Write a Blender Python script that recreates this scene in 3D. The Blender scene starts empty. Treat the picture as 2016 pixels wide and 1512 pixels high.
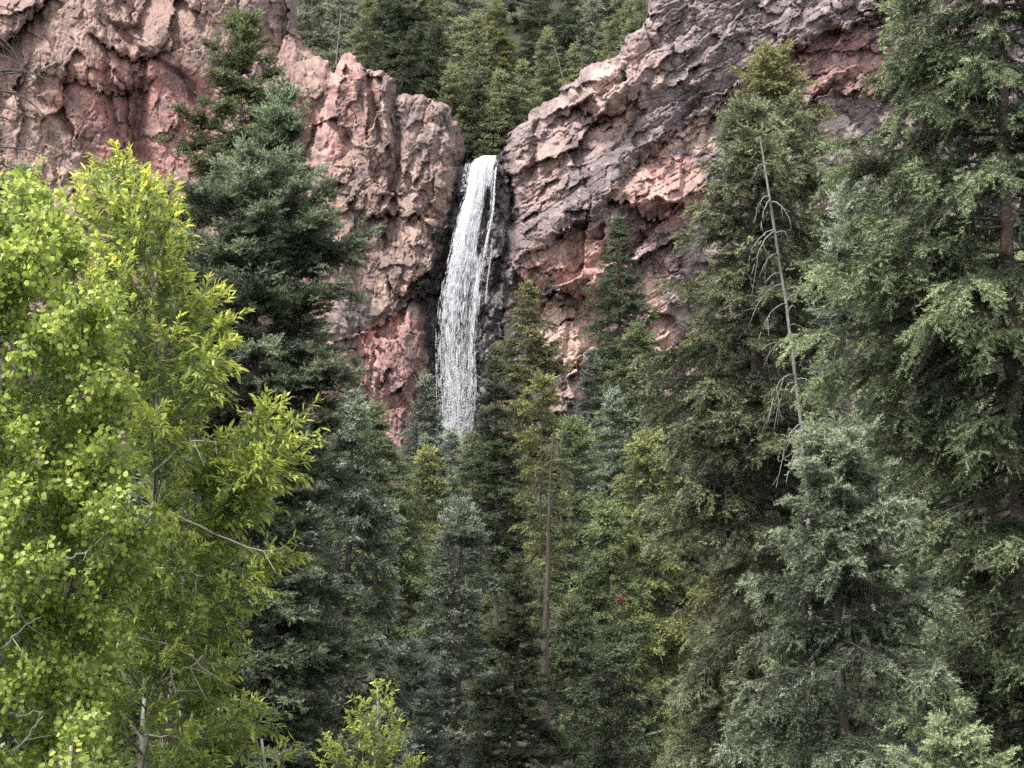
import bpy, math
import numpy as np
from math import radians, tan, sin, cos, pi

SC = bpy.context.scene
COL = SC.collection
RNG = np.random.default_rng

# ------------------------------------------------------------------ camera
HALF = tan(radians(13.0))
PITCH = radians(8.0)
CAM = np.array([0.0, 0.0, 0.0])


def at(px, py, Y):
    """world point seen at photo pixel (px, py) whose distance along +Y is Y"""
    u = (np.asarray(px, float) - 1008.0) / 1008.0 * HALF
    v = (756.0 - np.asarray(py, float)) / 1008.0 * HALF
    dy = cos(PITCH) - v * sin(PITCH)
    dz = sin(PITCH) + v * cos(PITCH)
    k = np.asarray(Y, float) / dy
    return np.stack(np.broadcast_arrays(u * k, Y, dz * k), -1)


def mpp(Y):
    return Y * HALF / 1008.0


# ------------------------------------------------------------------ noise (numpy)
_P = RNG(7).permutation(1024)
_P = np.concatenate([_P, _P])
_GA = RNG(8).uniform(0, 2 * pi, 1024)


def perlin(x, y, seed=0):
    x = x + seed * 37.17
    y = y + seed * 91.73
    xi = np.floor(x).astype(np.int64)
    yi = np.floor(y).astype(np.int64)
    xf = x - xi
    yf = y - yi
    ux = xf * xf * xf * (xf * (xf * 6 - 15) + 10)
    uy = yf * yf * yf * (yf * (yf * 6 - 15) + 10)

    def g(ix, iy, fx, fy):
        a = _GA[_P[(_P[ix & 1023] + iy) & 1023]]
        return np.cos(a) * fx + np.sin(a) * fy
    n00 = g(xi, yi, xf, yf)
    n10 = g(xi + 1, yi, xf - 1, yf)
    n01 = g(xi, yi + 1, xf, yf - 1)
    n11 = g(xi + 1, yi + 1, xf - 1, yf - 1)
    a = n00 + ux * (n10 - n00)
    b = n01 + ux * (n11 - n01)
    return (a + uy * (b - a)) * 1.5


def fbm(x, y, octs=4, seed=0, gain=0.5):
    r = np.zeros_like(x)
    amp = 1.0
    for o in range(octs):
        r += amp * perlin(x * 2 ** o, y * 2 ** o, seed + o * 3)
        amp *= gain
    return r


def ridged(x, y, octs=4, seed=0):
    r = np.zeros_like(x)
    amp = 1.0
    for o in range(octs):
        r += amp * (1 - 2 * np.abs(perlin(x * 2 ** o, y * 2 ** o, seed + o * 3)))
        amp *= 0.5
    return r


def worley(x, y, seed=0):
    """returns F1, F2, random id of the nearest cell"""
    xi = np.floor(x).astype(np.int64)
    yi = np.floor(y).astype(np.int64)
    f1 = np.full(x.shape, 9.0)
    f2 = np.full(x.shape, 9.0)
    cid = np.zeros(x.shape)
    rx = RNG(100 + seed).random(1024)
    ry = RNG(200 + seed).random(1024)
    for i in (-1, 0, 1):
        for j in (-1, 0, 1):
            h = _P[(_P[(xi + i) & 1023] + yi + j) & 1023]
            d = np.hypot(xi + i + rx[h] - x, yi + j + ry[h] - y)
            near = d < f1
            f2 = np.where(near, f1, np.minimum(f2, d))
            cid = np.where(near, rx[(h * 7 + 13) & 1023], cid)
            f1 = np.where(near, d, f1)
    return f1, f2, cid


def facets(x, y, seed=0, tilt=1.0):
    """broken faces: every cell is a plane with its own tilt; returns height, distance to the cell border, cell id"""
    xi = np.floor(x).astype(np.int64)
    yi = np.floor(y).astype(np.int64)
    f1 = np.full(x.shape, 9.0)
    f2 = np.full(x.shape, 9.0)
    hgt = np.zeros(x.shape)
    cid = np.zeros(x.shape)
    rr = RNG(300 + seed).random((5, 1024))
    for i in (-1, 0, 1):
        for j in (-1, 0, 1):
            h = _P[(_P[(xi + i) & 1023] + yi + j) & 1023]
            dx = x - (xi + i + rr[0][h])
            dy = y - (yi + j + rr[1][h])
            d = np.hypot(dx, dy)
            near = d < f1
            f2 = np.where(near, f1, np.minimum(f2, d))
            hgt = np.where(near, (rr[2][h] - 0.5) * tilt * dx * 2 + (rr[3][h] - 0.5) * tilt * dy * 2 + (rr[4][h] - 0.5), hgt)
            cid = np.where(near, rr[4][h], cid)
            f1 = np.where(near, d, f1)
    return hgt, f2 - f1, cid


def sstep(a, b, x):
    t = np.clip((x - a) / (b - a), 0, 1)
    return t * t * (3 - 2 * t)


def poly_sd(px, py, pts):
    """signed distance to a polygon, positive inside"""
    pts = np.asarray(pts, float)
    n = len(pts)
    d = np.full(px.shape, 1e9)
    ins = np.zeros(px.shape, bool)
    for i in range(n):
        ax, ay = pts[i]
        bx, by = pts[(i + 1) % n]
        ex, ey = bx - ax, by - ay
        t = np.clip(((px - ax) * ex + (py - ay) * ey) / (ex * ex + ey * ey + 1e-9), 0, 1)
        d = np.minimum(d, np.hypot(px - ax - t * ex, py - ay - t * ey))
        c = (ay > py) != (by > py)
        if ey != 0:
            ins ^= c & (px < ex * (py - ay) / ey + ax)
    return np.where(ins, d, -d)


# ------------------------------------------------------------------ mesh helpers
def unit(a):
    return a / np.maximum(np.linalg.norm(a, axis=-1, keepdims=True), 1e-9)


def build(name, verts, faces, mat, parent=None, attrs=None, smooth=False, fattrs=None, mat2=None, n1=0):
    """faces: (n,3) or (n,4) int array, or a list of such arrays"""
    me = bpy.data.meshes.new(name)
    verts = np.ascontiguousarray(verts, np.float32)
    fl = faces if isinstance(faces, list) else [faces]
    fl = [np.asarray(f, np.int32) for f in fl if len(f)]
    loops = np.concatenate([f.ravel() for f in fl])
    sizes = np.concatenate([np.full(len(f), f.shape[1], np.int32) for f in fl])
    starts = np.concatenate([[0], np.cumsum(sizes)[:-1]]).astype(np.int32)
    me.vertices.add(len(verts))
    me.vertices.foreach_set('co', verts.ravel())
    me.loops.add(len(loops))
    me.loops.foreach_set('vertex_index', loops)
    me.polygons.add(len(sizes))
    me.polygons.foreach_set('loop_start', starts)
    if smooth:
        me.polygons.foreach_set('use_smooth', np.ones(len(sizes), bool))
    me.update(calc_edges=True)
    for dom, dd in (('POINT', attrs), ('FACE', fattrs)):
        for k, a in (dd or {}).items():
            if a.ndim == 1:
                at_ = me.attributes.new(k, 'FLOAT', dom)
                at_.data.foreach_set('value', np.ascontiguousarray(a, np.float32))
            else:
                at_ = me.attributes.new(k, 'FLOAT_COLOR', dom)
                c = np.ones((len(a), 4), np.float32)
                c[:, :3] = a
                at_.data.foreach_set('color', c.ravel())
    me.materials.append(mat)
    if mat2 is not None:
        me.materials.append(mat2)
        mi = np.zeros(len(sizes), np.int32)
        mi[n1:] = 1
        me.polygons.foreach_set('material_index', mi)
    o = bpy.data.objects.new(name, me)
    COL.objects.link(o)
    if parent is not None:
        o.parent = parent
    return o


def tubes(paths, radii, sides=5):
    """paths (N,P,3), radii (N,P) -> verts, quads"""
    N, Pn, _ = paths.shape
    tan_ = np.gradient(paths, axis=1)
    tan_ = unit(tan_)
    ref = np.where(np.abs(tan_[..., 2:3]) > 0.9, np.array([1.0, 0, 0]), np.array([0, 0, 1.0]))
    e1 = unit(np.cross(tan_, ref))
    e2 = np.cross(tan_, e1)
    ang = np.arange(sides) * 2 * pi / sides
    ring = e1[:, :, None, :] * np.cos(ang)[None, None, :, None] + e2[:, :, None, :] * np.sin(ang)[None, None, :, None]
    v = paths[:, :, None, :] + ring * radii[:, :, None, None]
    idx = np.arange(N * Pn * sides).reshape(N, Pn, sides)
    a = idx[:, :-1, :]
    b = idx[:, 1:, :]
    f = np.stack([a, np.roll(a, -1, 2), np.roll(b, -1, 2), b], -1).reshape(-1, 4)
    return v.reshape(-1, 3), f


def merge(parts):
    vs, fs, off = [], [], 0
    for v, f in parts:
        vs.append(v)
        fs.append(np.asarray(f) + off)
        off += len(v)
    return np.concatenate(vs), fs


def tag(o, label=None, cat=None, group=None, kind=None):
    if label:
        o['label'] = label
    if cat:
        o['category'] = cat
    if group:
        o['group'] = group
    if kind:
        o['kind'] = kind
    return o


def empty(name, loc):
    o = bpy.data.objects.new(name, None)
    o.empty_display_size = 0.2
    o.location = loc
    COL.objects.link(o)
    return o


# ------------------------------------------------------------------ materials
class NT:
    def __init__(self, name):
        self.m = bpy.data.materials.new(name)
        self.m.use_nodes = True
        self.t = self.m.node_tree
        self.t.nodes.clear()

    def n(self, typ, **kw):
        nd = self.t.nodes.new(typ)
        for k, v in kw.items():
            if k.startswith('_'):
                setattr(nd, k[1:], v)
        return nd

    def link(self, a, b):
        self.t.links.new(a, b)

    def put(self, sock, val):
        if hasattr(val, 'links') or isinstance(val, bpy.types.NodeSocket):
            self.t.links.new(val, sock)
        else:
            sock.default_value = val

    def mix(self, fac, a, b, blend='MIX'):
        nd = self.t.nodes.new('ShaderNodeMix')
        nd.data_type = 'RGBA'
        nd.blend_type = blend
        self.put(nd.inputs[0], fac)
        self.put(nd.inputs[6], a)
        self.put(nd.inputs[7], b)
        return nd.outputs[2]

    def math(self, op, a, b=0.0, clamp=False):
        nd = self.t.nodes.new('ShaderNodeMath')
        nd.operation = op
        nd.use_clamp = clamp
        self.put(nd.inputs[0], a)
        self.put(nd.inputs[1], b)
        return nd.outputs[0]

    def attr(self, name, out='Fac'):
        nd = self.t.nodes.new('ShaderNodeAttribute')
        nd.attribute_name = name
        return nd.outputs[out]

    def noise(self, vec, scale, detail=3.0, rough=0.6):
        nd = self.t.nodes.new('ShaderNodeTexNoise')
        nd.inputs['Scale'].default_value = scale
        nd.inputs['Detail'].default_value = detail
        nd.inputs['Roughness'].default_value = rough
        if vec is not None:
            self.link(vec, nd.inputs['Vector'])
        return nd.outputs['Fac']

    def ramp(self, fac, stops):
        nd = self.t.nodes.new('ShaderNodeValToRGB')
        el = nd.color_ramp.elements
        while len(el) < len(stops):
            el.new(0.5)
        for e, (p, c) in zip(el, stops):
            e.position = p
            e.color = (*c, 1) if len(c) == 3 else c
        self.put(nd.inputs[0], fac)
        return nd.outputs[0]

    def out(self, sh):
        o = self.t.nodes.new('ShaderNodeOutputMaterial')
        self.link(sh, o.inputs['Surface'])
        return self.m


def c4(c):
    return (c[0], c[1], c[2], 1.0)


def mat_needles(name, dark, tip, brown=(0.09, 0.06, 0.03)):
    """needle colour: old growth -> pale new growth by shoot, with top light and inner shade put into the tint, a share of dry needles, per tree variation"""
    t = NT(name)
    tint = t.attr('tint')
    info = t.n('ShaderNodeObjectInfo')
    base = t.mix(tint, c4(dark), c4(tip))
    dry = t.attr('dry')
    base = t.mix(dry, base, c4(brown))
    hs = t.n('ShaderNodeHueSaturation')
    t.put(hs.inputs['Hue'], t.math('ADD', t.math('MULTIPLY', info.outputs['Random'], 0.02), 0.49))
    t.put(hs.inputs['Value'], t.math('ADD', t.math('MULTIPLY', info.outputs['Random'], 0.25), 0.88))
    t.link(base, hs.inputs['Color'])
    p = t.n('ShaderNodeBsdfPrincipled')
    t.link(hs.outputs[0], p.inputs['Base Color'])
    p.inputs['Roughness'].default_value = 0.55
    p.inputs['Specular IOR Level'].default_value = 0.35
    tr = t.n('ShaderNodeBsdfTranslucent')
    t.link(hs.outputs[0], tr.inputs['Color'])
    mx = t.n('ShaderNodeMixShader')
    mx.inputs[0].default_value = 0.06
    t.link(p.outputs[0], mx.inputs[1])
    t.link(tr.outputs[0], mx.inputs[2])
    return t.out(mx.outputs[0])


def mat_leaf(name, old, young, trans=0.35):
    t = NT(name)
    tint = t.attr('tint')
    var = t.attr('dry')
    base = t.mix(tint, c4(old), c4(young))
    hs = t.n('ShaderNodeHueSaturation')
    t.put(hs.inputs['Value'], t.math('ADD', t.math('MULTIPLY', var, 0.9), 0.55))
    t.put(hs.inputs['Hue'], t.math('ADD', t.math('MULTIPLY', var, -0.03), 0.515))
    t.link(base, hs.inputs['Color'])
    p = t.n('ShaderNodeBsdfPrincipled')
    t.link(hs.outputs[0], p.inputs['Base Color'])
    p.inputs['Roughness'].default_value = 0.38
    p.inputs['Specular IOR Level'].default_value = 0.5
    tr = t.n('ShaderNodeBsdfTranslucent')
    t.link(hs.outputs[0], tr.inputs['Color'])
    mx = t.n('ShaderNodeMixShader')
    mx.inputs[0].default_value = trans
    t.link(p.outputs[0], mx.inputs[1])
    t.link(tr.outputs[0], mx.inputs[2])
    return t.out(mx.outputs[0])


def mat_bark(name, a, b, scale=6.0, bump=0.6):
    t = NT(name)
    tc = t.n('ShaderNodeTexCoord')
    mp = t.n('ShaderNodeMapping')
    mp.inputs['Scale'].default_value = (1, 1, 0.25)
    t.link(tc.outputs['Object'], mp.inputs['Vector'])
    f = t.noise(mp.outputs[0], scale, 5, 0.65)
    f2 = t.noise(tc.outputs['Object'], scale * 4, 3, 0.6)
    col = t.ramp(t.math('MULTIPLY', t.math('ADD', f, f2), 0.5), [(0.38, a), (0.6, b)])
    p = t.n('ShaderNodeBsdfPrincipled')
    t.link(col, p.inputs['Base Color'])
    p.inputs['Roughness'].default_value = 0.85
    bp = t.n('ShaderNodeBump')
    bp.inputs['Strength'].default_value = bump
    bp.inputs['Distance'].default_value = 0.03
    t.link(f2, bp.inputs['Height'])
    t.link(bp.outputs[0], p.inputs['Normal'])
    return t.out(p.outputs[0])


def mat_rock():
    t = NT('cliff_rock')
    col = t.attr('rock', 'Color')
    wet = t.attr('wet')
    geo = t.n('ShaderNodeNewGeometry')
    pos = geo.outputs['Position']
    n1 = t.noise(pos, 1.3, 8, 0.75)
    n2 = t.noise(pos, 4.0, 6, 0.75)
    # mineral grain and lichen freckles: darker and paler flecks of the rock itself
    fl = t.ramp(n1, [(0.30, (0.42, 0.40, 0.42)), (0.46, (0.92, 0.92, 0.92)), (0.58, (1.05, 1.03, 1.0)), (0.72, (1.6, 1.5, 1.42))])
    c = t.mix(0.85, col, fl, 'MULTIPLY')
    fl2 = t.ramp(n2, [(0.33, (0.5, 0.49, 0.5)), (0.5, (1, 1, 1)), (0.68, (1.5, 1.45, 1.4))])
    c = t.mix(0.8, c, fl2, 'MULTIPLY')
    p = t.n('ShaderNodeBsdfPrincipled')
    t.link(c, p.inputs['Base Color'])
    t.put(p.inputs['Roughness'], t.math('SUBTRACT', 0.9, t.math('MULTIPLY', wet, 0.6)))
    bp = t.n('ShaderNodeBump')
    bp.inputs['Strength'].default_value = 0.7
    bp.inputs['Distance'].default_value = 0.16
    t.link(t.math('ADD', n1, t.math('MULTIPLY', n2, 0.45)), bp.inputs['Height'])
    t.link(bp.outputs[0], p.inputs['Normal'])
    return t.out(p.outputs[0])


def mat_ground():
    t = NT('forest_floor')
    geo = t.n('ShaderNodeNewGeometry')
    n1 = t.noise(geo.outputs['Position'], 0.35, 6, 0.65)
    n2 = t.noise(geo.outputs['Position'], 4.0, 4, 0.6)
    c = t.ramp(n1, [(0.35, (0.022, 0.030, 0.012)), (0.52, (0.034, 0.032, 0.018)), (0.70, (0.06, 0.05, 0.035))])
    c = t.mix(0.6, c, t.ramp(n2, [(0.3, (0.5, 0.5, 0.5)), (0.7, (1.4, 1.4, 1.4))]), 'MULTIPLY')
    p = t.n('ShaderNodeBsdfPrincipled')
    t.link(c, p.inputs['Base Color'])
    p.inputs['Roughness'].default_value = 0.95
    bp = t.n('ShaderNodeBump')
    bp.inputs['Strength'].default_value = 0.6
    t.link(n2, bp.inputs['Height'])
    t.link(bp.outputs[0], p.inputs['Normal'])
    return t.out(p.outputs[0])


def mat_water_drops(name, trans):
    t = NT(name)
    p = t.n('ShaderNodeBsdfPrincipled')
    p.inputs['Base Color'].default_value = (0.86, 0.87, 0.90, 1)
    p.inputs['Roughness'].default_value = 0.25
    tl = t.n('ShaderNodeBsdfTranslucent')
    tl.inputs['Color'].default_value = (0.86, 0.87, 0.90, 1)
    mx = t.n('ShaderNodeMixShader')
    mx.inputs[0].default_value = 0.4
    t.link(p.outputs[0], mx.inputs[1])
    t.link(tl.outputs[0], mx.inputs[2])
    tp = t.n('ShaderNodeBsdfTransparent')
    m2 = t.n('ShaderNodeMixShader')
    m2.inputs[0].default_value = trans
    t.link(mx.outputs[0], m2.inputs[1])
    t.link(tp.outputs[0], m2.inputs[2])
    return t.out(m2.outputs[0])


def mat_water_sheet():
    t = NT('falling_water')
    cov = t.attr('cover')
    u = t.attr('across')
    v = t.attr('along')
    cb = t.n('ShaderNodeCombineXYZ')
    t.put(cb.inputs[0], t.math('MULTIPLY', u, 16.0))
    t.put(cb.inputs[1], t.math('MULTIPLY', v, 4.0))
    n1 = t.noise(cb.outputs[0], 1.0, 5, 0.65)
    cb2 = t.n('ShaderNodeCombineXYZ')
    t.put(cb2.inputs[0], t.math('MULTIPLY', u, 34.0))
    t.put(cb2.inputs[1], t.math('MULTIPLY', v, 16.0))
    n2 = t.noise(cb2.outputs[0], 1.0, 3, 0.6)
    s = t.math('ADD', t.math('MULTIPLY', n1, 1.0), t.math('MULTIPLY', n2, 0.6))
    a = t.math('MULTIPLY', t.math('SUBTRACT', t.math('ADD', s, cov), 1.09), 2.2, clamp=True)
    p = t.n('ShaderNodeBsdfPrincipled')
    p.inputs['Base Color'].default_value = (0.82, 0.84, 0.88, 1)
    p.inputs['Roughness'].default_value = 0.3
    tl = t.n('ShaderNodeBsdfTranslucent')
    tl.inputs['Color'].default_value = (0.80, 0.82, 0.86, 1)
    mx = t.n('ShaderNodeMixShader')
    mx.inputs[0].default_value = 0.35
    t.link(p.outputs[0], mx.inputs[1])
    t.link(tl.outputs[0], mx.inputs[2])
    tp = t.n('ShaderNodeBsdfTransparent')
    m2 = t.n('ShaderNodeMixShader')
    t.link(a, m2.inputs[0])
    t.link(tp.outputs[0], m2.inputs[1])
    t.link(mx.outputs[0], m2.inputs[2])
    return t.out(m2.outputs[0])


M_ROCK = mat_rock()
M_GROUND = mat_ground()
M_DROPS = mat_water_drops('white_water', 0.42)
M_SPRAY = mat_water_drops('fine_spray', 0.55)
M_SHEET = mat_water_sheet()
M_BARK = mat_bark('conifer_bark', (0.025, 0.020, 0.016), (0.095, 0.075, 0.062))
M_BARKP = mat_bark('scaly_pink_bark', (0.035, 0.026, 0.022), (0.19, 0.135, 0.11), 14.0)
M_DEAD = mat_bark('bare_dead_wood', (0.10, 0.09, 0.085), (0.26, 0.24, 0.225), 10.0)
M_PALE = mat_bark('pale_bark', (0.20, 0.19, 0.15), (0.42, 0.40, 0.34), 5.0)
M_LIMB = mat_bark('conifer_limb_bark', (0.03, 0.025, 0.02), (0.085, 0.072, 0.06))
M_TWIG = mat_bark('twig_bark', (0.10, 0.085, 0.05), (0.22, 0.20, 0.13), 12.0)
M_LICHEN = mat_needles('hanging_lichen', (0.17, 0.19, 0.13), (0.30, 0.31, 0.24))

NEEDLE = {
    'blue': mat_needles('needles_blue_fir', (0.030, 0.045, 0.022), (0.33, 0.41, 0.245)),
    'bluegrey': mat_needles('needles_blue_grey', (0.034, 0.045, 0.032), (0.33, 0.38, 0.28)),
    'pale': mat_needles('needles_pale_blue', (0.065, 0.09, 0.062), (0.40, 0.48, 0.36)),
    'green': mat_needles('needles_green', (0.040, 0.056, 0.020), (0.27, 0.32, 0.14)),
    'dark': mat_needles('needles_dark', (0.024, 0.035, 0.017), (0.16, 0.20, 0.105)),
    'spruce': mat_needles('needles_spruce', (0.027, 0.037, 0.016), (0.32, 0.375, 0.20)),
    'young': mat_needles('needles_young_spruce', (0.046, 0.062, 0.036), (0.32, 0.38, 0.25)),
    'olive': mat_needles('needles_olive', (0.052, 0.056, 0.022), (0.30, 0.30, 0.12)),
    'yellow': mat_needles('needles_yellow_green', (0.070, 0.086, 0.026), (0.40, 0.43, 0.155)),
    'far': mat_needles('needles_far', (0.125, 0.142, 0.068), (0.46, 0.50, 0.25)),  # lightened: distance haze put into the needle colour
    'fargrey': mat_needles('needles_far_grey_haze_tint', (0.14, 0.155, 0.105), (0.42, 0.45, 0.31)),  # paler and greyer, haze painted into the needles
}
LEAF = {
    'aspen': mat_leaf('aspen_leaf', (0.19, 0.265, 0.055), (0.50, 0.60, 0.13), 0.5),
    'willow': mat_leaf('narrow_leaf', (0.19, 0.275, 0.085), (0.60, 0.64, 0.13), 0.55),
}


# ------------------------------------------------------------------ ground
def ground_z(x, y):
    x = np.asarray(x, float)
    y = np.asarray(y, float)
    z = np.interp(y, [-600, -20, 0, 6, 14, 60, 100, 150, 200, 240, 262, 269, 560, 900],
                  [-14, -2.2, -1.7, -2.2, -4.2, -5.0, -3.5, 2.0, 13.0, 27.0, 28.5, 56.0, 262, 300])
    hill = sstep(262, 275, y)
    z = z + (1 - hill) * 0.5 * perlin(x * 0.05, y * 0.05, 3) + hill * 3.0 * perlin(x * 0.02, y * 0.02, 5)
    z = z - hill * np.clip((np.abs(x) - 120) * 0.0, 0, 60)
    return z


def make_ground():
    ys = np.concatenate([np.linspace(-600, -30, 14), np.arange(-24, 60, 3.0), np.arange(60, 262, 4.0),
                         np.arange(262, 272, 1.0), np.arange(272, 400, 6.0), np.linspace(404, 900, 26)])
    xs = np.concatenate([np.linspace(-900, -110, 20), np.arange(-104, 106, 4.0), np.linspace(110, 900, 20)])
    X, Y = np.meshgrid(xs, ys)
    Z = ground_z(X, Y)
    v = np.stack([X, Y, Z], -1).reshape(-1, 3)
    ny, nx = X.shape
    i = np.arange(ny * nx).reshape(ny, nx)
    f = np.stack([i[:-1, :-1], i[:-1, 1:], i[1:, 1:], i[1:, :-1]], -1).reshape(-1, 4)
    o = build('ground', v, f, M_GROUND, smooth=True)
    tag(o, 'dark forest floor under the conifers rising to the cliff foot and the slope above', kind='structure')


make_ground()

# ------------------------------------------------------------------ cliff
SKY = [(-220, -140), (560, -140), (578, 20), (583, 52), (600, 92), (622, 108), (648, 124), (656, 146), (668, 118),
       (684, 104), (704, 112), (716, 128), (738, 140), (752, 136), (764, 150), (778, 150), (784, 184), (806, 184),
       (830, 190), (856, 196), (872, 200), (892, 224), (904, 246), (914, 272), (917, 296), (912, 318), (930, 322),
       (978, 310), (986, 300), (1002, 264), (1018, 244), (1040, 240), (1048, 215), (1070, 200), (1092, 188),
       (1112, 166), (1134, 148), (1152, 128), (1172, 118), (1196, 116), (1220, 100), (1236, 70), (1262, 52),
       (1280, 34), (1284, 0), (1290, -140), (2240, -140), (2240, 1010), (-220, 1010)]
L2 = [(610, 1010), (612, 420), (610, 330), (622, 262), (640, 205), (650, 150), (668, 112), (690, 60), (940, 60),
      (918, 296), (906, 340), (893, 392), (880, 450), (866, 520), (853, 590), (848, 700), (846, 1010)]
RR = [(992, 60), (988, 320), (1000, 380), (1004, 440), (992, 512), (985, 540), (996, 590), (985, 660), (968, 740),
      (955, 1010), (2240, 1010), (2240, -140), (1100, -140)]


def sheet_step(px, py, pts, up, dn, wu, wd, win=40):
    """overhanging edge along a left-to-right polyline: rock above stands out by up (decaying over wu px), below is recessed by dn"""
    pts = np.asarray(pts, float)
    f = np.interp(px, pts[:, 0], pts[:, 1])
    f = f + 12 * perlin(px * 0.022, py * 0.004, 11) + 7 * perlin(px * 0.07, py * 0.01, 12) + 3 * np.sign(perlin(px * 0.09, py * 0.002, 14))
    s = f - py
    w = sstep(pts[0, 0] - 2, pts[0, 0] + win, px) * (1 - sstep(pts[-1, 0] - win, pts[-1, 0] + 2, px))
    under = 0.30 + 0.70 * sstep(0, min(46, wu * 0.7), s + 8 * perlin(px * 0.05, py * 0.05, 13))
    return w * np.where(s > 0, -up * np.exp(-np.maximum(s, 0) / (wu * 2.2)) * under, dn * np.exp(-np.maximum(-s, 0) / wd))


def groove(px, py, pts, depth, width, win=25):
    """top-to-bottom crack"""
    pts = np.asarray(pts, float)
    f = np.interp(py, pts[:, 1], pts[:, 0]) + 4 * perlin(py * 0.035, px * 0.004, 21)
    w = sstep(pts[0, 1] - 2, pts[0, 1] + win, py) * (1 - sstep(pts[-1, 1] - win, pts[-1, 1] + 2, py))
    return w * depth * np.exp(-((px - f) / width) ** 2)


def srgb(r, g, b):
    c = np.array([r, g, b]) / 255.0
    return np.where(c <= 0.04045, c / 12.92, ((c + 0.055) / 1.055) ** 2.4)


def make_cliff():
    step = 2.0
    xs = np.arange(-160, 2130, step)
    ys = np.arange(-80, 960, step)
    PX, PY = np.meshgrid(xs, ys)
    wx = PX + 7 * perlin(PX * 0.03, PY * 0.03, 1) + 3.0 * perlin(PX * 0.09, PY * 0.09, 2)
    wy = PY + 7 * perlin(PX * 0.03, PY * 0.03, 3) + 3.0 * perlin(PX * 0.09, PY * 0.09, 4)
    sky = poly_sd(wx, wy, SKY)
    d2 = poly_sd(wx, wy, L2)
    dr = poly_sd(wx, wy, RR)
    mx, my = PX / 17.46, PY / 17.46           # metres on the face

    lean = (600 - PY) * 0.0035
    # gorge wall behind the fall
    Yg = 254.5 + lean * 0.4 + 0.6 * ridged(mx * 0.35, my * 0.2, 3, 31)
    # left massif
    Y1 = 259.5 + lean * 1.3 - 3.0 * sstep(500, 0, PX) + 2.0 * fbm(mx * 0.09, my * 0.07, 3, 41)
    Y1 += groove(PX, PY, [(250, 40), (258, 150), (262, 230), (275, 300), (290, 420)], 3.0, 26)
    Y1 += groove(PX, PY, [(205, 120), (215, 180), (226, 260), (232, 330)], 1.6, 9)
    Y1 += groove(PX, PY, [(283, 90), (280, 190), (268, 260), (262, 330)], 2.0, 11)
    Y1 += sheet_step(PX, PY, [(160, 60), (205, 90), (260, 122), (300, 118), (345, 66)], 1.6, 1.2, 30, 20)
    Y1 += sheet_step(PX, PY, [(60, 150), (120, 158), (160, 172), (230, 190), (285, 178), (320, 130)], 1.8, 1.0, 40, 26)
    Y1 += sheet_step(PX, PY, [(-160, 100), (-20, 96), (28, 72), (60, 40), (90, 5), (120, -40)], 2.6, 3.2, 26, 30)
    Y1 += groove(PX, PY, [(190, -80), (210, 40), (262, 90), (300, 110), (372, 160), (400, 220)], 1.1, 9)
    Y1 += groove(PX, PY, [(300, 130), (345, 120), (380, 190), (398, 260), (430, 330)], 1.0, 9)
    Y1 -= groove(PX, PY, [(60, 200), (104, 240), (130, 290), (160, 360), (190, 420)], 2.2, 20)
    # left buttress
    Y2 = 251.5 + lean * 1.1 + 1.2 * fbm(mx * 0.12, my * 0.08, 3, 51)
    Y2 += 3.5 * np.exp(-np.maximum(d2, 0) / 10.0) * (PY < 330) + 2.6 * np.exp(-np.maximum(d2, 0) / 16.0)
    Y2 += groove(PX, PY, [(775, 150), (776, 210), (784, 250), (786, 330), (772, 370), (776, 400), (790, 440)], 1.7, 9)
    Y2 += groove(PX, PY, [(722, 130), (736, 190), (745, 250), (765, 300), (772, 350)], 1.8, 7)
    Y2 += groove(PX, PY, [(690, 250), (682, 300), (655, 330)], 1.0, 9)
    Y2 += groove(PX, PY, [(640, 180), (634, 220), (620, 262)], 3.0, 10)
    Y2 -= groove(PX, PY, [(755, 200), (762, 280), (770, 340)], 1.0, 8)
    Y2 += sheet_step(PX, PY, [(718, 420), (748, 428), (776, 426), (790, 410)], 1.4, 1.2, 16, 14, 12)
    Y2 += sheet_step(PX, PY, [(690, 420), (740, 426), (800, 434), (850, 428)], 0.6, 0.4, 24, 20, 16)
    Y2 += sheet_step(PX, PY, [(600, 705), (660, 680), (705, 662), (755, 636), (790, 600), (810, 586), (862, 582)], 1.8, 1.0, 40, 50, 16)
    Y2 += sheet_step(PX, PY, [(760, 545), (790, 580), (812, 552), (838, 540), (858, 548)], 1.2, 1.5, 20, 24, 10)
    Y2 -= 1.5 * np.exp(-((PX - 730) / 80) ** 2 - ((PY - 760) / 70) ** 2)
    # right cliff: slab dipping down to the left
    Y3 = 251.5 + lean * 1.2 + 1.2 * fbm(mx * 0.1, my * 0.08, 3, 61) + 2.8 * np.exp(-np.maximum(dr, 0) / 14.0)
    Y3 -= 2.5 * sstep(1050, 1300, PX)
    edge = [(985, 522), (1045, 500), (1090, 470), (1130, 440), (1180, 425), (1200, 388), (1240, 345), (1300, 288), (1345, 250),
            (1400, 205), (1460, 165), (1560, 100), (1640, 62), (1745, 22), (1800, 0)]
    Y3 += sheet_step(PX, PY, edge, 2.4, 0.3, 70, 70, 20)
    Y3 += sheet_step(PX, PY, [(1330, 285), (1400, 222), (1470, 172), (1560, 94), (1640, 62), (1700, 50), (1760, 18)], 1.0, 0.8, 20, 34, 30)
    Y3 += sheet_step(PX, PY, [(1195, 402), (1225, 402), (1252, 412), (1280, 440), (1310, 430), (1345, 400)], 2.6, 2.0, 50, 30, 8)
    Y3 += sheet_step(PX, PY, [(1008, 520), (1030, 552), (1062, 562), (1085, 578), (1110, 570), (1150, 592), (1190, 604), (1230, 600)], 2.4, 2.0, 46, 60, 12)
    Y3 += sheet_step(PX, PY, [(1030, 508), (1060, 528), (1110, 536), (1165, 520)], 0.8, 0.5, 16, 14, 20)
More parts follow.
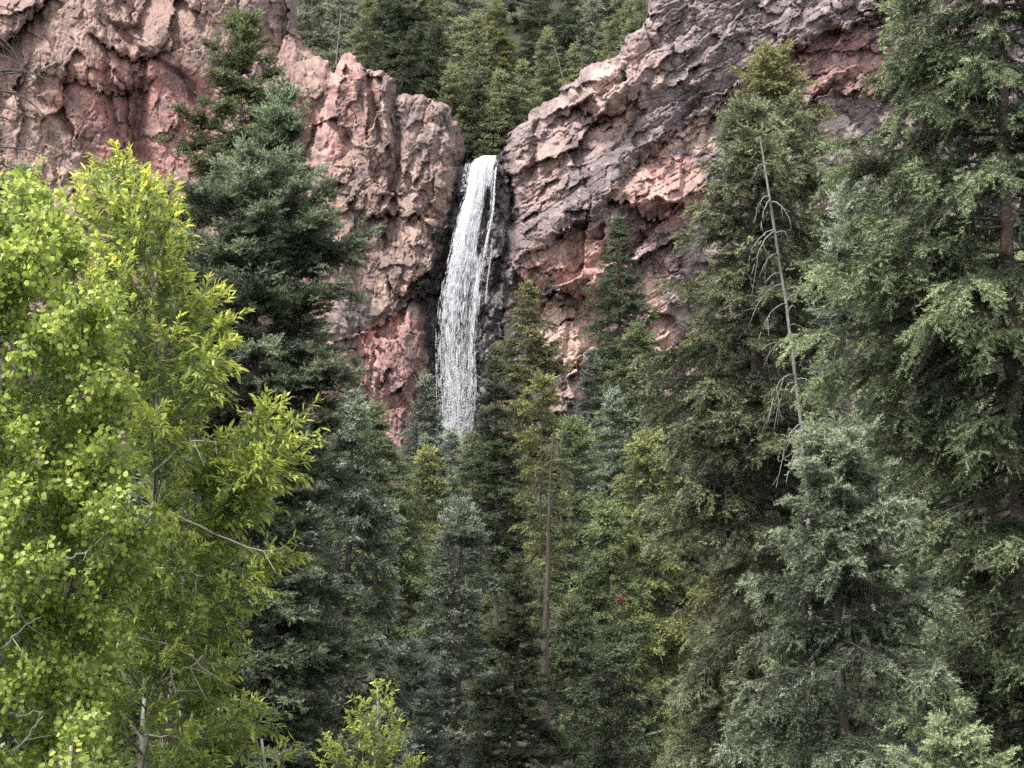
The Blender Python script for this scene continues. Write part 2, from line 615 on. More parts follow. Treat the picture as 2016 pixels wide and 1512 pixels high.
    Y3 += sheet_step(PX, PY, [(1060, 690), (1085, 706), (1110, 728), (1145, 724), (1180, 700)], 1.6, 2.0, 20, 30, 12)
    Y3 -= 2.0 * np.exp(-((PX - 1105) / 105) ** 2 - ((PY - 548) / 42) ** 2)
    Y3 -= 1.8 * np.exp(-((PX - 1285) / 62) ** 2 - ((PY - 385) / 48) ** 2)
    Y3 -= 2.0 * np.exp(-((PX - 1130) / 90) ** 2 - ((PY - 690) / 55) ** 2)
    Y3 -= 2.0 * np.exp(-((PX - 1650) / 95) ** 2 - ((PY - 160) / 60) ** 2)
    Y3 += groove(PX, PY, [(1125, 590), (1120, 640), (1116, 700)], 1.0, 5)
    Y3 += sheet_step(PX, PY, [(1120, 200), (1160, 226), (1200, 228), (1235, 210), (1262, 180)], 1.6, 1.6, 34, 18, 12)
    Y3 -= 2.0 * np.exp(-(((PX - 1195) / 42) ** 2 + ((PY - 178) / 48) ** 2) ** 2)
    Y3 += groove(PX, PY, [(1000, 262), (1004, 330), (1010, 400), (1018, 470)], 1.4, 9)
    Y3 += groove(PX, PY, [(1058, 230), (1054, 300), (1040, 350), (1010, 378)], 1.2, 8)
    Y3 += groove(PX, PY, [(1290, 110), (1276, 200), (1240, 260), (1206, 300), (1200, 360)], 0.9, 8)

    # combine the masses
    Y = np.where(dr > 0, np.minimum(Yg + 3, Y3), Yg)
    Y = np.where(d2 > 0, np.minimum(Y2, Yg + 3), Y)
    left = (PX < 760) & (d2 <= 0)
    Y = np.where(left, Y1, Y)

    # bedding runs up to the right on the right cliff, joints are near vertical on the left
    ar = -0.58
    bx = mx * cos(ar) + my * sin(ar)
    by = -mx * sin(ar) + my * cos(ar)
    isr = dr > 0
    ux = np.where(isr, bx, mx)
    uy = np.where(isr, by, my)
    sx = np.where(isr, 0.45, 1.0)
    sy = np.where(isr, 1.0, 0.5)
    wxx = ux + 0.5 * perlin(mx * 0.8, my * 0.8, 71)
    wyy = uy + 0.5 * perlin(mx * 0.8, my * 0.8, 72)
    jx = wxx + 0.10 * perlin(mx * 2.4, my * 2.4, 76)
    jy = wyy + 0.10 * perlin(mx * 2.4, my * 2.4, 77)
    hA, bA, cid = facets(jx * sx * 0.26, jy * sy * 0.26, 1, 2.6)
    hB, bB, cid2 = facets(jx * sx * 0.75, jy * sy * 0.75, 2, 2.8)
    hC, bC, cid3 = facets(jx * 2.0, jy * 1.7, 3, 1.8)
    hD, bD, cid4 = facets(mx * 3.6, my * 3.2, 4, 1.6)
    rough = 0.35 + 0.65 * sstep(-0.4, 0.5, fbm(mx * 0.15, my * 0.15, 3, 73))
    # smooth weathered faces in the red alcove and the red wall at the foot
    crA = np.clip(1 - bA / 0.05, 0, 1)
    crB = np.clip(1 - bB / 0.10, 0, 1)
    # open joints: long thin cracks along the bedding or down the face
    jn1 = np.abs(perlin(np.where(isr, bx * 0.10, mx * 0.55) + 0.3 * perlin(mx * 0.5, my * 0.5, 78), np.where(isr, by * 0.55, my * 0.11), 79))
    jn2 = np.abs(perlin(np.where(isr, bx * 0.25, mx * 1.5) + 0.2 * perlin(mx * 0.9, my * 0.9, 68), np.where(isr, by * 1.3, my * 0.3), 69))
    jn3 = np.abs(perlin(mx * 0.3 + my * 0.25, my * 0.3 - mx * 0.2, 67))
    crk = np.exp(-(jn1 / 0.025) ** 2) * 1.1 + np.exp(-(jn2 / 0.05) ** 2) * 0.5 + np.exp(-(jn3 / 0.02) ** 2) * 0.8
    calm = np.where(isr, 0.9, np.where(d2 > 0, 0.75, 0.5))
    rough = rough * calm
    Y = Y + 1.35 * calm * hA + 0.25 * crA * (cid > 0.6) + rough * (0.82 * hB + 0.12 * crB * (cid2 > 0.6) + 0.22 * hC + 0.07 * hD) + 0.60 * calm * crk * (0.4 + 0.6 * rough)
    Y = Y + 0.06 * fbm(mx * 2.6, my * 2.6, 3, 75)
    # the top rolls back
    Y = Y + 3.5 * np.exp(-np.maximum(sky, 0) / 9.0)

    # ------------------------------------------------ colour of the rock, with painted shade in its cracks
    nz = 26 * fbm(mx * 0.25, my * 0.25, 4, 81)

    def reg(pts, soft=16):
        return sstep(-soft, soft, poly_sd(wx + 0.0, wy, pts) + nz * 0.7)
    c = np.zeros(PX.shape + (3,))
    grey = srgb(132, 116, 116)
    pink = srgb(176, 124, 114)
    red = srgb(160, 112, 106)
    cream = srgb(198, 172, 160)
    dark = srgb(92, 82, 84)
    tan_ = srgb(160, 138, 124)
    c[:] = grey

    def lay(w, colr):
        nonlocal c
        c = c * (1 - w[..., None]) + colr * w[..., None]
    # left massif
    lay(left * 1.0, srgb(152, 122, 114))
    lay(left * reg([(90, 180), (170, 120), (250, 90), (320, 120), (420, 160), (440, 420), (60, 420)], 24), red)
    lay(left * reg([(0, 210), (90, 215), (170, 260), (230, 420), (-100, 420)], 20) * 0.5, srgb(150, 120, 112))
    lay(left * reg([(60, 220), (112, 232), (150, 300), (180, 400), (90, 400)], 12) * 0.7, tan_)
    lay(left * reg([(520, -100), (600, -100), (600, 80), (560, 60), (480, 40), (440, -20)], 20) * 0.7, grey)
    lay(left * reg([(500, 70), (640, 120), (640, 240), (560, 200)], 20) * 0.4, srgb(140, 112, 104))
    # buttress
    m2 = (d2 > 0) * 1.0
    lay(m2, srgb(146, 120, 114))
    lay(m2 * reg([(650, 120), (690, 96), (736, 180), (730, 240), (690, 290), (640, 330), (610, 330), (620, 250)], 12), srgb(186, 138, 132))
    lay(m2 * reg([(690, 260), (740, 240), (770, 330), (770, 420), (690, 430), (650, 360)], 20) * 0.7, srgb(140, 112, 104))
    lay(m2 * reg([(620, 330), (680, 330), (690, 420), (640, 420)], 16) * 0.6, srgb(182, 140, 126))
    lay(m2 * reg([(800, 200), (880, 200), (910, 270), (880, 330), (800, 280)], 16) * 0.5, srgb(138, 122, 120))
    lay(m2 * reg([(800, 320), (900, 320), (880, 440), (800, 470)], 18) * 0.6, srgb(178, 146, 130))
    lay(m2 * reg([(758, 200), (772, 205), (774, 330), (760, 300)], 6) * 0.8, cream)
    lay(m2 * reg([(779, 228), (796, 232), (792, 320), (776, 330)], 6) * 0.9, dark)
    lay(m2 * reg([(660, 430), (760, 430), (800, 560), (700, 600), (640, 560)], 20) * 0.6, srgb(134, 110, 106))
    lay(m2 * reg([(795, 520), (835, 520), (830, 545), (800, 575)], 8) * 0.8, srgb(206, 168, 142))
    lay(m2 * reg([(600, 650), (690, 600), (740, 570), (800, 592), (755, 634), (700, 664), (600, 700)], 14) * 0.8, srgb(104, 96, 94))
    lay(m2 * reg([(730, 545), (790, 560), (780, 600), (745, 590)], 10) * 0.6, srgb(190, 160, 140))
    lay(m2 * reg([(560, 1000), (600, 710), (700, 664), (790, 612), (850, 620), (850, 1000)], 8), srgb(154, 114, 110))
    lay(m2 * reg([(690, 672), (780, 622), (790, 650), (740, 700), (700, 720)], 10) * 0.6, srgb(190, 132, 122))
    # right cliff
    m3 = (dr > 0) * 1.0
    lay(m3, srgb(132, 117, 120))
    lay(m3 * reg([(1090, 190), (1200, 110), (1300, 60), (1320, 180), (1220, 300), (1100, 330), (1030, 330), (1040, 240)], 26) * 0.6, srgb(172, 142, 136))
    lay(m3 * reg([(1160, 140), (1190, 128), (1232, 150), (1240, 190), (1200, 222), (1160, 215)], 8) * 0.85, srgb(204, 174, 162))
    lay(m3 * reg([(1170, 230), (1250, 190), (1262, 210), (1230, 260), (1180, 260)], 10) * 0.8, srgb(206, 160, 146))
    lay(m3 * reg([(1000, 300), (1110, 320), (1120, 380), (1060, 420), (1010, 400)], 22) * 0.5, srgb(184, 150, 134))
    lay(m3 * reg([(1180, 310), (1260, 210), (1340, 150), (1420, 120), (1400, 200), (1300, 280), (1200, 380), (1120, 420), (1100, 380)], 26) * 0.8, srgb(110, 99, 104))
    lay(m3 * reg([(1300, -100), (1740, -100), (1740, 20), (1560, 96), (1440, 130), (1340, 120)], 26) * 0.8, srgb(126, 112, 116))
    lay(m3 * reg([(1545, 110), (1640, 66), (1760, 40), (1760, 200), (1600, 200)], 12) * 0.9, srgb(150, 104, 102))
    lay(m3 * reg([(1560, 210), (1680, 190), (1680, 320), (1560, 320)], 12) * 0.8, srgb(196, 178, 172))
    lay(m3 * reg([(1200, 392), (1250, 340), (1300, 290), (1400, 210), (1400, 300), (1330, 300), (1300, 330), (1240, 400)], 10) * 0.9, srgb(208, 178, 162))
    lay(m3 * reg([(1215, 400), (1260, 330), (1290, 290), (1360, 290), (1400, 420), (1290, 450)], 8) * 0.9, srgb(182, 134, 126))
    lay(m3 * reg([(1190, 430), (1280, 440), (1300, 480), (1240, 500), (1180, 470)], 12) * 0.6, srgb(150, 122, 120))
    lay(m3 * reg([(1020, 500), (1100, 465), (1180, 445), (1240, 470), (1240, 600), (1180, 600), (1080, 570)], 8), srgb(176, 138, 126))
    lay(m3 * reg([(1010, 520), (1060, 515), (1180, 520), (1190, 590), (1090, 570), (1040, 552)], 10) * 0.8, srgb(172, 126, 116))
    lay(m3 * reg([(1020, 560), (1100, 585), (1200, 610), (1320, 500), (1320, 780), (1080, 780)], 10), srgb(198, 164, 148))
    lay(m3 * reg([(1060, 690), (1140, 720), (1180, 760), (1100, 820), (1040, 760)], 12) * 0.7, srgb(146, 122, 116))
    lay(m3 * reg([(1000, 470), (1090, 420), (1180, 392), (1196, 420), (1100, 470), (1010, 515)], 12) * 0.7, srgb(108, 94, 92))
    # lichen and desert varnish: dark blotches; pale broken stones
    q = fbm(mx * 0.5, my * 0.5, 5, 91)
    lay(sstep(0.10, 0.50, q) * np.where(left, 0.40, 0.60), dark * 1.0)
    q2 = fbm(mx * 0.9 + 40, my * 0.9, 4, 92)
    lay(sstep(0.30, 0.65, q2) * 0.40, srgb(192, 166, 154))
    lay(np.clip(crk, 0, 1) * 0.40, srgb(82, 70, 70))  # crevice shade painted into the colour along the cracks
    lay(sstep(0.78, 0.9, cid2) * 0.35 * rough, srgb(188, 160, 150))
    lay(sstep(0.84, 0.94, cid3) * 0.35 * rough, srgb(205, 186, 176))
    lay((cid2 < 0.14) * 0.35, dark)
    streak = fbm(mx * 1.1, my * 0.12, 4, 93)
    lay(sstep(0.25, 0.6, streak) * 0.35 * m2, srgb(84, 72, 74))
    # rock wetted by the fall
    wet = np.zeros(PX.shape)
    wp = reg([(900, 290), (1002, 290), (1006, 420), (1010, 530), (990, 640), (965, 800), (965, 960), (800, 960),
              (835, 700), (838, 620), (796, 590), (812, 560), (842, 520), (860, 450), (878, 390), (893, 340)], 10)
    wet = np.maximum(wet, wp)
    wet = np.maximum(wet, (d2 <= 0) * (dr <= 0) * (PX > 800) * 1.0)
    lay(wet * 0.92, srgb(52, 50, 54))
    lay(wet * sstep(0.25, 0.6, q2) * 0.5, srgb(120, 108, 110))

    lum = c.mean(-1, keepdims=True)
    c = (lum + (c - lum) * 0.86) * 0.92
    keep = sky > 0
    V = at(PX, PY, Y)
    ny, nx = PX.shape
    idx = np.arange(ny * nx).reshape(ny, nx)
    fk = keep[:-1, :-1] & keep[:-1, 1:] & keep[1:, 1:] & keep[1:, :-1]
    F = np.stack([idx[1:, :-1], idx[1:, 1:], idx[:-1, 1:], idx[:-1, :-1]], -1)[fk]
    verts = V.reshape(-1, 3)
    cc = c.reshape(-1, 3)
    ww = wet.ravel()
    # back of the crest: the top edge falls away behind
    vk = np.zeros((ny, nx), bool)
    vk[:-1, :-1] |= fk
    vk[:-1, 1:] |= fk
    vk[1:, 1:] |= fk
    vk[1:, :-1] |= fk
    top = np.argmax(vk, axis=0)
    cols = np.arange(nx)
    tv = idx[top, cols]
    back = verts[tv] + np.array([0, 9.0, -1.5])
    nb = len(verts) + np.arange(nx)
    SF = np.stack([tv[:-1], tv[1:], nb[1:], nb[:-1]], -1)
    verts = np.concatenate([verts, back])
    cc = np.concatenate([cc, cc[tv]])
    ww = np.concatenate([ww, ww[tv]])
    allF = np.concatenate([F, SF])
    used = np.unique(allF)
    remap = np.full(len(verts), -1)
    remap[used] = np.arange(len(used))
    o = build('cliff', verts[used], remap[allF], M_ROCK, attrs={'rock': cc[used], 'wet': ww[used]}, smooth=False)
    tag(o, 'pink and grey volcanic cliff with a notch where the waterfall drops', kind='structure')


make_cliff()

# ------------------------------------------------------------------ waterfall
FALL = np.array([  # py, left, right, Y
    (306, 948, 980, 256.0), (314, 930, 980, 253.2), (324, 922, 978, 251.6), (345, 918, 975, 250.9), (370, 915, 973, 250.4), (400, 905, 972, 250.0),
    (450, 890, 967, 249.4), (500, 880, 962, 248.9), (560, 866, 951, 248.5), (600, 860, 947, 248.3), (650, 856, 941, 248.1),
    (700, 856, 938, 248.0), (760, 857, 940, 247.8), (800, 859, 936, 247.7), (860, 860, 930, 247.6), (915, 862, 926, 247.5)], float)


def make_fall():
    root = empty('waterfall', at(900, 880, 247.6))
    tag(root, 'tall white waterfall plunging through the notch in the dark wet rock', 'waterfall')
    base = np.array(root.location)
    rng = RNG(5)

    def pos(py, u, dy=0.0):
        l = np.interp(py, FALL[:, 0], FALL[:, 1])
        r = np.interp(py, FALL[:, 0], FALL[:, 2])
        y = np.interp(py, FALL[:, 0], FALL[:, 3])
        return at(l + (r - l) * u, py, y + dy) - base
    # curved sheets of falling water
    vs, fs, A, B, Cv, off = [], [], [], [], [], 0
    for li, dyo in enumerate((0.8, 0.3, -0.3)):
        us = np.linspace(0, 1, 40)
        pys = np.arange(306, 912, 4.0)
        U, PYY = np.meshgrid(us, pys)
        bulge = dyo - 0.5 * np.sin(pi * U) + 0.35 * perlin(U * 7 + li * 9, PYY * 0.008, 5) + 0.12 * perlin(U * 18, PYY * 0.03, 6)
        v = pos(PYY, U, bulge).reshape(-1, 3)
        ny, nx = U.shape
        i = np.arange(ny * nx).reshape(ny, nx) + off
        off += ny * nx
        vs.append(v)
        fs.append(np.stack([i[:-1, :-1], i[:-1, 1:], i[1:, 1:], i[1:, :-1]], -1).reshape(-1, 4))
        ed = np.clip(np.minimum(U, 1 - U) / 0.14, 0, 1)
        cov = np.interp(PYY, [306, 350, 480, 620, 760, 860, 912], [0.62, 0.56, 0.46, 0.32, 0.22, 0.16, 0.10])
        # a darker gap where rock shows right of the middle near the top, threads of water lower down
        gap = np.exp(-((U - 0.80) / 0.09) ** 2) * sstep(350, 390, PYY) * (1 - sstep(470, 520, PYY))
        thread = np.exp(-((U - 0.86) / 0.07) ** 2) * sstep(480, 560, PYY) + np.exp(-((U - 0.30) / 0.14) ** 2) * 0.5
        cov = cov - 0.55 * (1 - ed) - 0.5 * gap + 0.20 * thread - 0.08 * li
        A.append(U.ravel() + li * 3.3)
        B.append((PYY.ravel() - 306) / 60.0 + li * 7.7)
        Cv.append(cov.ravel())
    build('water_sheet', np.concatenate(vs), np.concatenate(fs), M_SHEET, root,
          attrs={'across': np.concatenate(A), 'along': np.concatenate(B), 'cover': np.concatenate(Cv)}, smooth=True)

    def spindles(n, py, u, length, width, dy):
        p = pos(py, u, dy)
        p2 = pos(py + 6, u, dy)
        d = unit(p2 - p)
        side = unit(np.cross(d, np.array([0, 1.0, 0])))
        fwd = np.cross(side, d)
        h = length[:, None] * d
        w = width[:, None]
        top = p - h * 0.5
        bot = p + h * 0.5
        mid = p + h * 0.12
        ring = [mid + side * w, mid + fwd * w, mid - side * w, mid - fwd * w]
        v = np.stack([top, bot] + ring, 1).reshape(-1, 3)
        k = np.arange(n)[:, None] * 6
        tri = np.array([[0, 2, 3], [0, 3, 4], [0, 4, 5], [0, 5, 2], [1, 3, 2], [1, 4, 3], [1, 5, 4], [1, 2, 5]])
        return v, (k[:, :, None] + tri[None]).reshape(-1, 3)
    n = 5600
    py = 312 + 570 * rng.random(n) ** 1.05
    # parcels of water gather in threads that wander across the fall
    cl = rng.choice([0.12, 0.30, 0.42, 0.55, 0.68, 0.90], n, p=[.14, .2, .2, .16, .1, .2])
    u = cl + rng.normal(0, 0.085, n) + 0.05 * perlin(py * 0.012 + cl * 50, cl * 31.7, 8)
    gate = perlin(py * 0.045 + 0 * u, u * 7.0, 9) + 0.35
    keep = (rng.random(n) < np.clip(0.25 + gate, 0.12, 1)) & (u > 0.03) & (u < 0.97)
    gapm = (np.abs(u - 0.80) < 0.10) & (py > 365) & (py < 500)
    keep &= ~gapm
    keep &= rng.random(n) < np.interp(py, [312, 500, 700, 880], [1, 0.9, 0.62, 0.4])
    py, u = py[keep], u[keep]
    n = len(py)
    fall_t = (py - 306) / 600
    v, f = spindles(n, py, u, rng.uniform(0.4, 1.9, n) * (0.6 + 0.8 * fall_t), rng.uniform(0.012, 0.040, n), rng.normal(-0.5, 0.4, n))
    build('water_threads', v, f, M_DROPS, root, smooth=True)
    # a thin side stream along the right edge and small splashes over the lip at the left
    n = 700
    py = rng.uniform(330, 500, n)
    t = (py - 330) / 170
    u = 1.0 - 0.10 * sstep(0.45, 1, t) + rng.normal(0, 0.012, n)
    v1, f1 = spindles(n, py, u, rng.uniform(0.2, 0.5, n), rng.uniform(0.02, 0.05, n), rng.normal(-0.8, 0.1, n))
    n = 200
    py = 322 + 55 * rng.random(n) ** 1.5
    u = -0.12 + 0.3 * rng.random(n)
    v2, f2 = spindles(n, py, u, rng.uniform(0.12, 0.35, n), rng.uniform(0.015, 0.04, n), rng.normal(-0.5, 0.2, n))
    n = 260
    py = rng.uniform(470, 600, n)
    u = 1.05 + 0.06 * (py - 470) / 130 + rng.normal(0, 0.01, n)
    v3, f3 = spindles(n, py, u, rng.uniform(0.15, 0.4, n), rng.uniform(0.01, 0.025, n), rng.normal(-0.4, 0.1, n))
    vv, ff = merge([(v1, f1), (v2, f2), (v3, f3)])
    build('side_stream', vv, np.concatenate(ff), M_DROPS, root, smooth=True)
    # fine spray blowing off the lower half
    n = 9000
    py = 640 + 260 * rng.random(n) ** 0.6
    u = np.clip(0.5 + rng.normal(0, 0.25, n), 0.02, 0.98)
    v, f = spindles(n, py, u, rng.uniform(0.05, 0.16, n), rng.uniform(0.02, 0.05, n), rng.normal(-1.4, 0.8, n))
    build('spray', v, f, M_SPRAY, root, smooth=True)


make_fall()
# ------------------------------------------------------------------ conifers
def segs_expand(count):
    """repeat index + running number for ragged arrays"""
    rep = np.repeat(np.arange(len(count)), count)
    start = np.repeat(np.cumsum(count) - count, count)
    return rep, np.arange(len(rep)) - start


def rot_about(v, k, a):
    c, s = np.cos(a)[:, None], np.sin(a)[:, None]
    return v * c + np.cross(k, v) * s + k * (np.sum(k * v, 1, keepdims=True)) * (1 - c)


STYLE = {
    # slope at top / bottom of crown, sag, tip upturn, twig droop, twig angle, whorl step (m), branches per whorl, needle up-sweep
    'fir': dict(s0=0.75, s1=-0.05, sag=0.30, up=0.22, droop=0.05, flat=0.30, step=0.50, per=6, sweep=0.55, knob=0.5),
    'spruce': dict(s0=0.55, s1=-0.22, sag=0.42, up=0.34, droop=0.55, flat=0.35, step=0.47, per=6, sweep=0.15, knob=0.8),
    'doug': dict(s0=0.60, s1=-0.10, sag=0.30, up=0.20, droop=0.30, flat=0.25, step=0.52, per=6, sweep=0.25, knob=0.5),
}


def conifer(name, px, py, Y, prof, style, mat, label, cat='tree', seed=0, grain=1.0, dens=1.0, bark=None, lean=0.0, bare=None,
            group=None, keep_below=1560, dry=0.02, crown_end=None, tr=None, irr=0.35, gaps=0.25, lichen=0, fill=5):
    """prof: (photo row, crown half width in photo pixels) from the tip down; everything is turned into metres at distance Y"""
    rng = RNG(seed + 1000)
    st = STYLE[style]
    topP = at(px, py, Y)
    gx = topP[0] + lean
    gz = float(ground_z(gx, Y))
    base = np.array([gx, Y, gz])
    H = topP[2] - gz
    m = mpp(Y)
    # crown radius as a function of the depth below the tip
    dts = [0.0] + [float(topP[2] - at(px, p, Y)[2]) for p, _ in prof]
    rad = [0.05 * grain ** 0.5] + [h * m for _, h in prof]
    end = H * 0.96 if crown_end is None else float(topP[2] - at(px, crown_end, Y)[2])
    dts.append(max(dts[-1] + 0.1, H))
    rad.append(rad[-1] * 1.05)
    root = empty(name, base)
    tag(root, label, cat, group)
    # trunk
    tr = tr or max(0.05, 0.011 * H + 0.02)
    nP = 14
    zz = np.linspace(-0.4, H, nP)
    tt = np.clip(zz / H, 0, 1)

    def trunk_x(z):
        q = np.clip(z / H, 0, 1)
        return np.stack([-lean * q + 0.06 * np.sin(q * 7 + seed), 0.06 * np.cos(q * 6 + seed * 2) - 0.06, z], -1)
    tp = trunk_x(zz)
    wood = [tubes(tp[None], (tr * (1 - tt) ** 0.8 + 0.008)[None], 9)]
    # branches, in loose whorls from the tip down
    step = st['step'] * max(0.9, grain ** 0.33)
    zs, az, lf = [], [], []
    d = 0.12 * grain ** 0.5
    k = 0
    below = float(topP[2] - at(px, keep_below, Y)[2])
    while d < end:
        nn = st['per'] if d > 1.0 else 5
        if d > below:
            nn = 3
        a0 = rng.uniform(0, 2 * pi)
        for j in range(nn):
            if bare and bare[0] < d / H < bare[1] and rng.random() < bare[2]:
                continue
            zs.append(d + rng.normal(0, step * 0.20))
            az.append(a0 + j * 2 * pi / nn + rng.normal(0, 0.35))
            lf.append(1.0)
        for j in range(fill if d < below else 1):
            if bare and bare[0] < d / H < bare[1]:
                continue
            zs.append(d + step * rng.uniform(0.1, 0.9))
            az.append(rng.uniform(0, 2 * pi))
            lf.append(rng.uniform(0.35, 0.75))
        d += step * (0.30 + 0.70 * min(1, d / 2.5)) * rng.uniform(0.8, 1.25)
        k += 1
    dd = np.clip(np.array(zs), 0.03, end)
    az = np.array(az)
    L = np.interp(dd, dts, rad)
    # missing and overlong limbs give the crown its ragged outline
    blob = perlin(az * 0.9 + seed * 3.1, dd * 0.55 + seed, 17)
    L = L * np.array(lf) * (1 - irr * 0.40 + irr * 0.5 * rng.random(len(L)) + irr * 0.55 * blob) * (1.02)
    keep = ~((blob < -0.28) & (rng.random(len(L)) < gaps * 1.6) & (dd > 1.2))
    keep &= (rng.random(len(L)) > gaps * 0.25) | (dd < 1.5)
    dd, az, L = dd[keep], az[keep], np.maximum(L[keep], 0.05)
    nB = len(dd)
    q = dd / max(end, 1e-3)
    slope = st['s0'] + (st['s1'] - st['s0']) * np.clip(q * 1.5, 0, 1) ** 0.6 + rng.normal(0, 0.10, nB)
    sag = st['sag'] * (0.6 + 0.6 * rng.random(nB)) * np.clip(dd / 2, 0.15, 1)
    up = st['up'] * (0.6 + 0.8 * rng.random(nB))
    origin = trunk_x(H - dd - 0.3 * L * np.clip(slope, 0, 1))
    dirh = np.stack([np.cos(az), np.sin(az), np.zeros(nB)], -1)
    bend = rng.normal(0, 0.12, nB)
    perp = np.stack([-np.sin(az), np.cos(az), np.zeros(nB)], -1)

    def bpos(bi, s):
        z = L[bi] * (slope[bi] * s - sag[bi] * s ** 2 + up[bi] * s ** 3 * 0.6)
        return origin[bi] + dirh[bi] * (L[bi] * s)[:, None] + perp[bi] * (L[bi] * bend[bi] * s * s)[:, None] + z[:, None] * np.array([0, 0, 1.0])

    def btan(bi, s):
        z = slope[bi] - 2 * sag[bi] * s + 1.8 * up[bi] * s ** 2
        return unit(dirh[bi] + perp[bi] * (2 * bend[bi] * s)[:, None] + z[:, None] * np.array([0, 0, 1.0]))
    S = np.linspace(0, 0.97, 6)
    bi = np.repeat(np.arange(nB), 6)
    bp = bpos(bi, np.tile(S, nB)).reshape(nB, 6, 3)
    br = (0.005 + 0.009 * L)[:, None] * (1 - S[None] * 0.85) * max(1, grain ** 0.5 * 0.8)
    wood.append(tubes(bp, br, 4))
    # twigs
    dens = dens * 2.1
    spc = 0.058 * grain / dens * np.where(dirh[:, 1] > 0.4, 1.9, 1.0)
    s0 = np.where(L < 0.8, 0.04, 0.20)
    cnt = np.maximum(4, np.ceil(L * (1 - s0) / spc)).astype(int)
    ti, tn = segs_expand(cnt)
    s = s0[ti] + (1 - s0[ti]) * (tn + rng.random(len(ti))) / cnt[ti]
    s = np.minimum(s, 1.0)
    side = np.where((tn % 2) == 0, 1.0, -1.0)
    T = btan(ti, s)
    Z = np.array([0, 0, 1.0])
    N = unit(np.cross(np.broadcast_to(Z, T.shape), T))
    al = rng.uniform(0.55, 1.15, len(ti)) * np.clip(1.15 - 0.5 * s, 0.3, 1.2)
    last = tn == cnt[ti] - 1
    al = np.where(last, 0.0, al)
    td = T * np.cos(al)[:, None] + N * (side * np.sin(al))[:, None] + Z * rng.normal(0.04, 0.36, len(ti))[:, None] * (1 - st['flat'])
    td = unit(td)
    tl = L[ti] * (0.16 + 0.42 * (1 - s) ** 0.8) * rng.uniform(0.6, 1.25, len(ti))
    tl = np.clip(tl, 0.12 * grain ** 0.7, 0.72 * grain ** 0.4)
    tl = np.minimum(tl, np.maximum(L[ti] * 0.8, 0.06))
    droop = st['droop'] * rng.uniform(0.5, 1.5, len(ti)) * np.clip(dd[ti] / 1.5, 0.1, 1)
    to = bpos(ti, s)
    if grain < 2.3:
        S3 = np.array([0, 0.5, 1.0])
        tpath = to[:, None, :] + td[:, None, :] * (tl[:, None] * S3)[:, :, None] - Z * (droop * tl)[:, None, None] * (S3 ** 2)[None, :, None]
        sel = rng.random(len(ti)) < 0.7
        wood.append(tubes(tpath[sel], np.full((sel.sum(), 3), 0.0028 * grain ** 0.5) * np.array([1.2, 1, 0.6]), 3))
    wv, wf = merge(wood)
    build('trunk', wv, wf, bark or M_BARK, root, smooth=True, mat2=M_LIMB, n1=len(wood[0][1]))
    # shoots along each twig
    sp2 = 0.034 * grain / dens
    c2 = np.maximum(2, np.ceil(tl / sp2)).astype(int)
    si, sn = segs_expand(c2)
    f = (sn + rng.random(len(si))) / c2[si]
    f = np.clip(f, 0.0, 1.0)
    # foliage gathers in tufts with open gaps between
    o_ = to[si] + td[si] * (tl[si] * f)[:, None]
    cs = 2.1 / grain ** 0.5
    cl = perlin(o_[:, 0] * cs + seed * 1.7 + 0.7 * o_[:, 1] * cs, o_[:, 2] * cs * 1.5 + 0.6 * o_[:, 1] * cs, 29)
    kp = rng.random(len(si)) < np.clip(0.68 + 2.0 * cl, 0.10, 1)
    kp |= dd[ti][si] < 0.6
    si, sn, f = si[kp], sn[kp], f[kp]
    sdir = td[si] - Z * (2 * droop[si] * f)[:, None]
    sdir = unit(sdir)
    so_ = to[si] + td[si] * (tl[si] * f)[:, None] - Z * (droop[si] * tl[si] * f ** 2)[:, None]
    sN = unit(np.cross(np.broadcast_to(Z, sdir.shape), sdir))
    a2 = rng.uniform(0.3, 1.05, len(si)) * np.where((sn % 2) == 0, 1, -1)
    a2 = np.where(sn == c2[si] - 1, 0.0, a2)
    hang = st['droop'] * 0.6
    shd = sdir * np.cos(a2)[:, None] + sN * np.sin(a2)[:, None] + Z * (rng.normal(0.06, 0.42, len(si)) * (1 - 0.5 * st['flat']) - hang * (1 - f))[:, None]
    shd = unit(shd)
    sl = rng.uniform(0.055, 0.115, len(si)) * grain ** 0.85
    sl = np.where(sn == c2[si] - 1, sl * 1.15, sl)
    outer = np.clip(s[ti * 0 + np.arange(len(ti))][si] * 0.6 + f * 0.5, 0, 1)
    tint = np.clip((outer - 0.60) * 2.6 + rng.normal(0, 0.18, len(si)), 0, 1) * (0.35 + 0.65 * st['knob']) + 0.03 + 0.3 * (dd[ti][si] < 1.2) + 0.25 * np.clip(shd[:, 2] * 1.5, 0, 1) * st['knob']  # new growth at tips, plus painted top light on upward shoots and dark insides
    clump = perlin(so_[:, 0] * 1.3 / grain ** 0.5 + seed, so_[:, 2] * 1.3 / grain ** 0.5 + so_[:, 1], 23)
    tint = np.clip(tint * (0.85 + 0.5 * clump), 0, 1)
    # needles
    nn = 9 if grain > 2.6 else (15 if grain > 1.6 else 17)
    n = len(si)
    jj = np.tile(np.arange(nn), n)
    r = np.repeat(np.arange(n), nn)
    ax = shd[r]
    e1 = unit(np.cross(ax, np.array([0.13, 0.2, 0.97])))
    e2 = np.cross(ax, e1)
    ang = jj * 2.39996 + rng.uniform(0, 2 * pi, n)[r]
    rad_ = e1 * np.cos(ang)[:, None] + e2 * np.sin(ang)[:, None]
    nd = unit(ax * 0.75 + rad_ * 0.85 + Z * st['sweep'] * 0.55)
    tpos = (jj + 0.5) / nn
    p0 = so_[r] + ax * (sl[r] * tpos)[:, None]
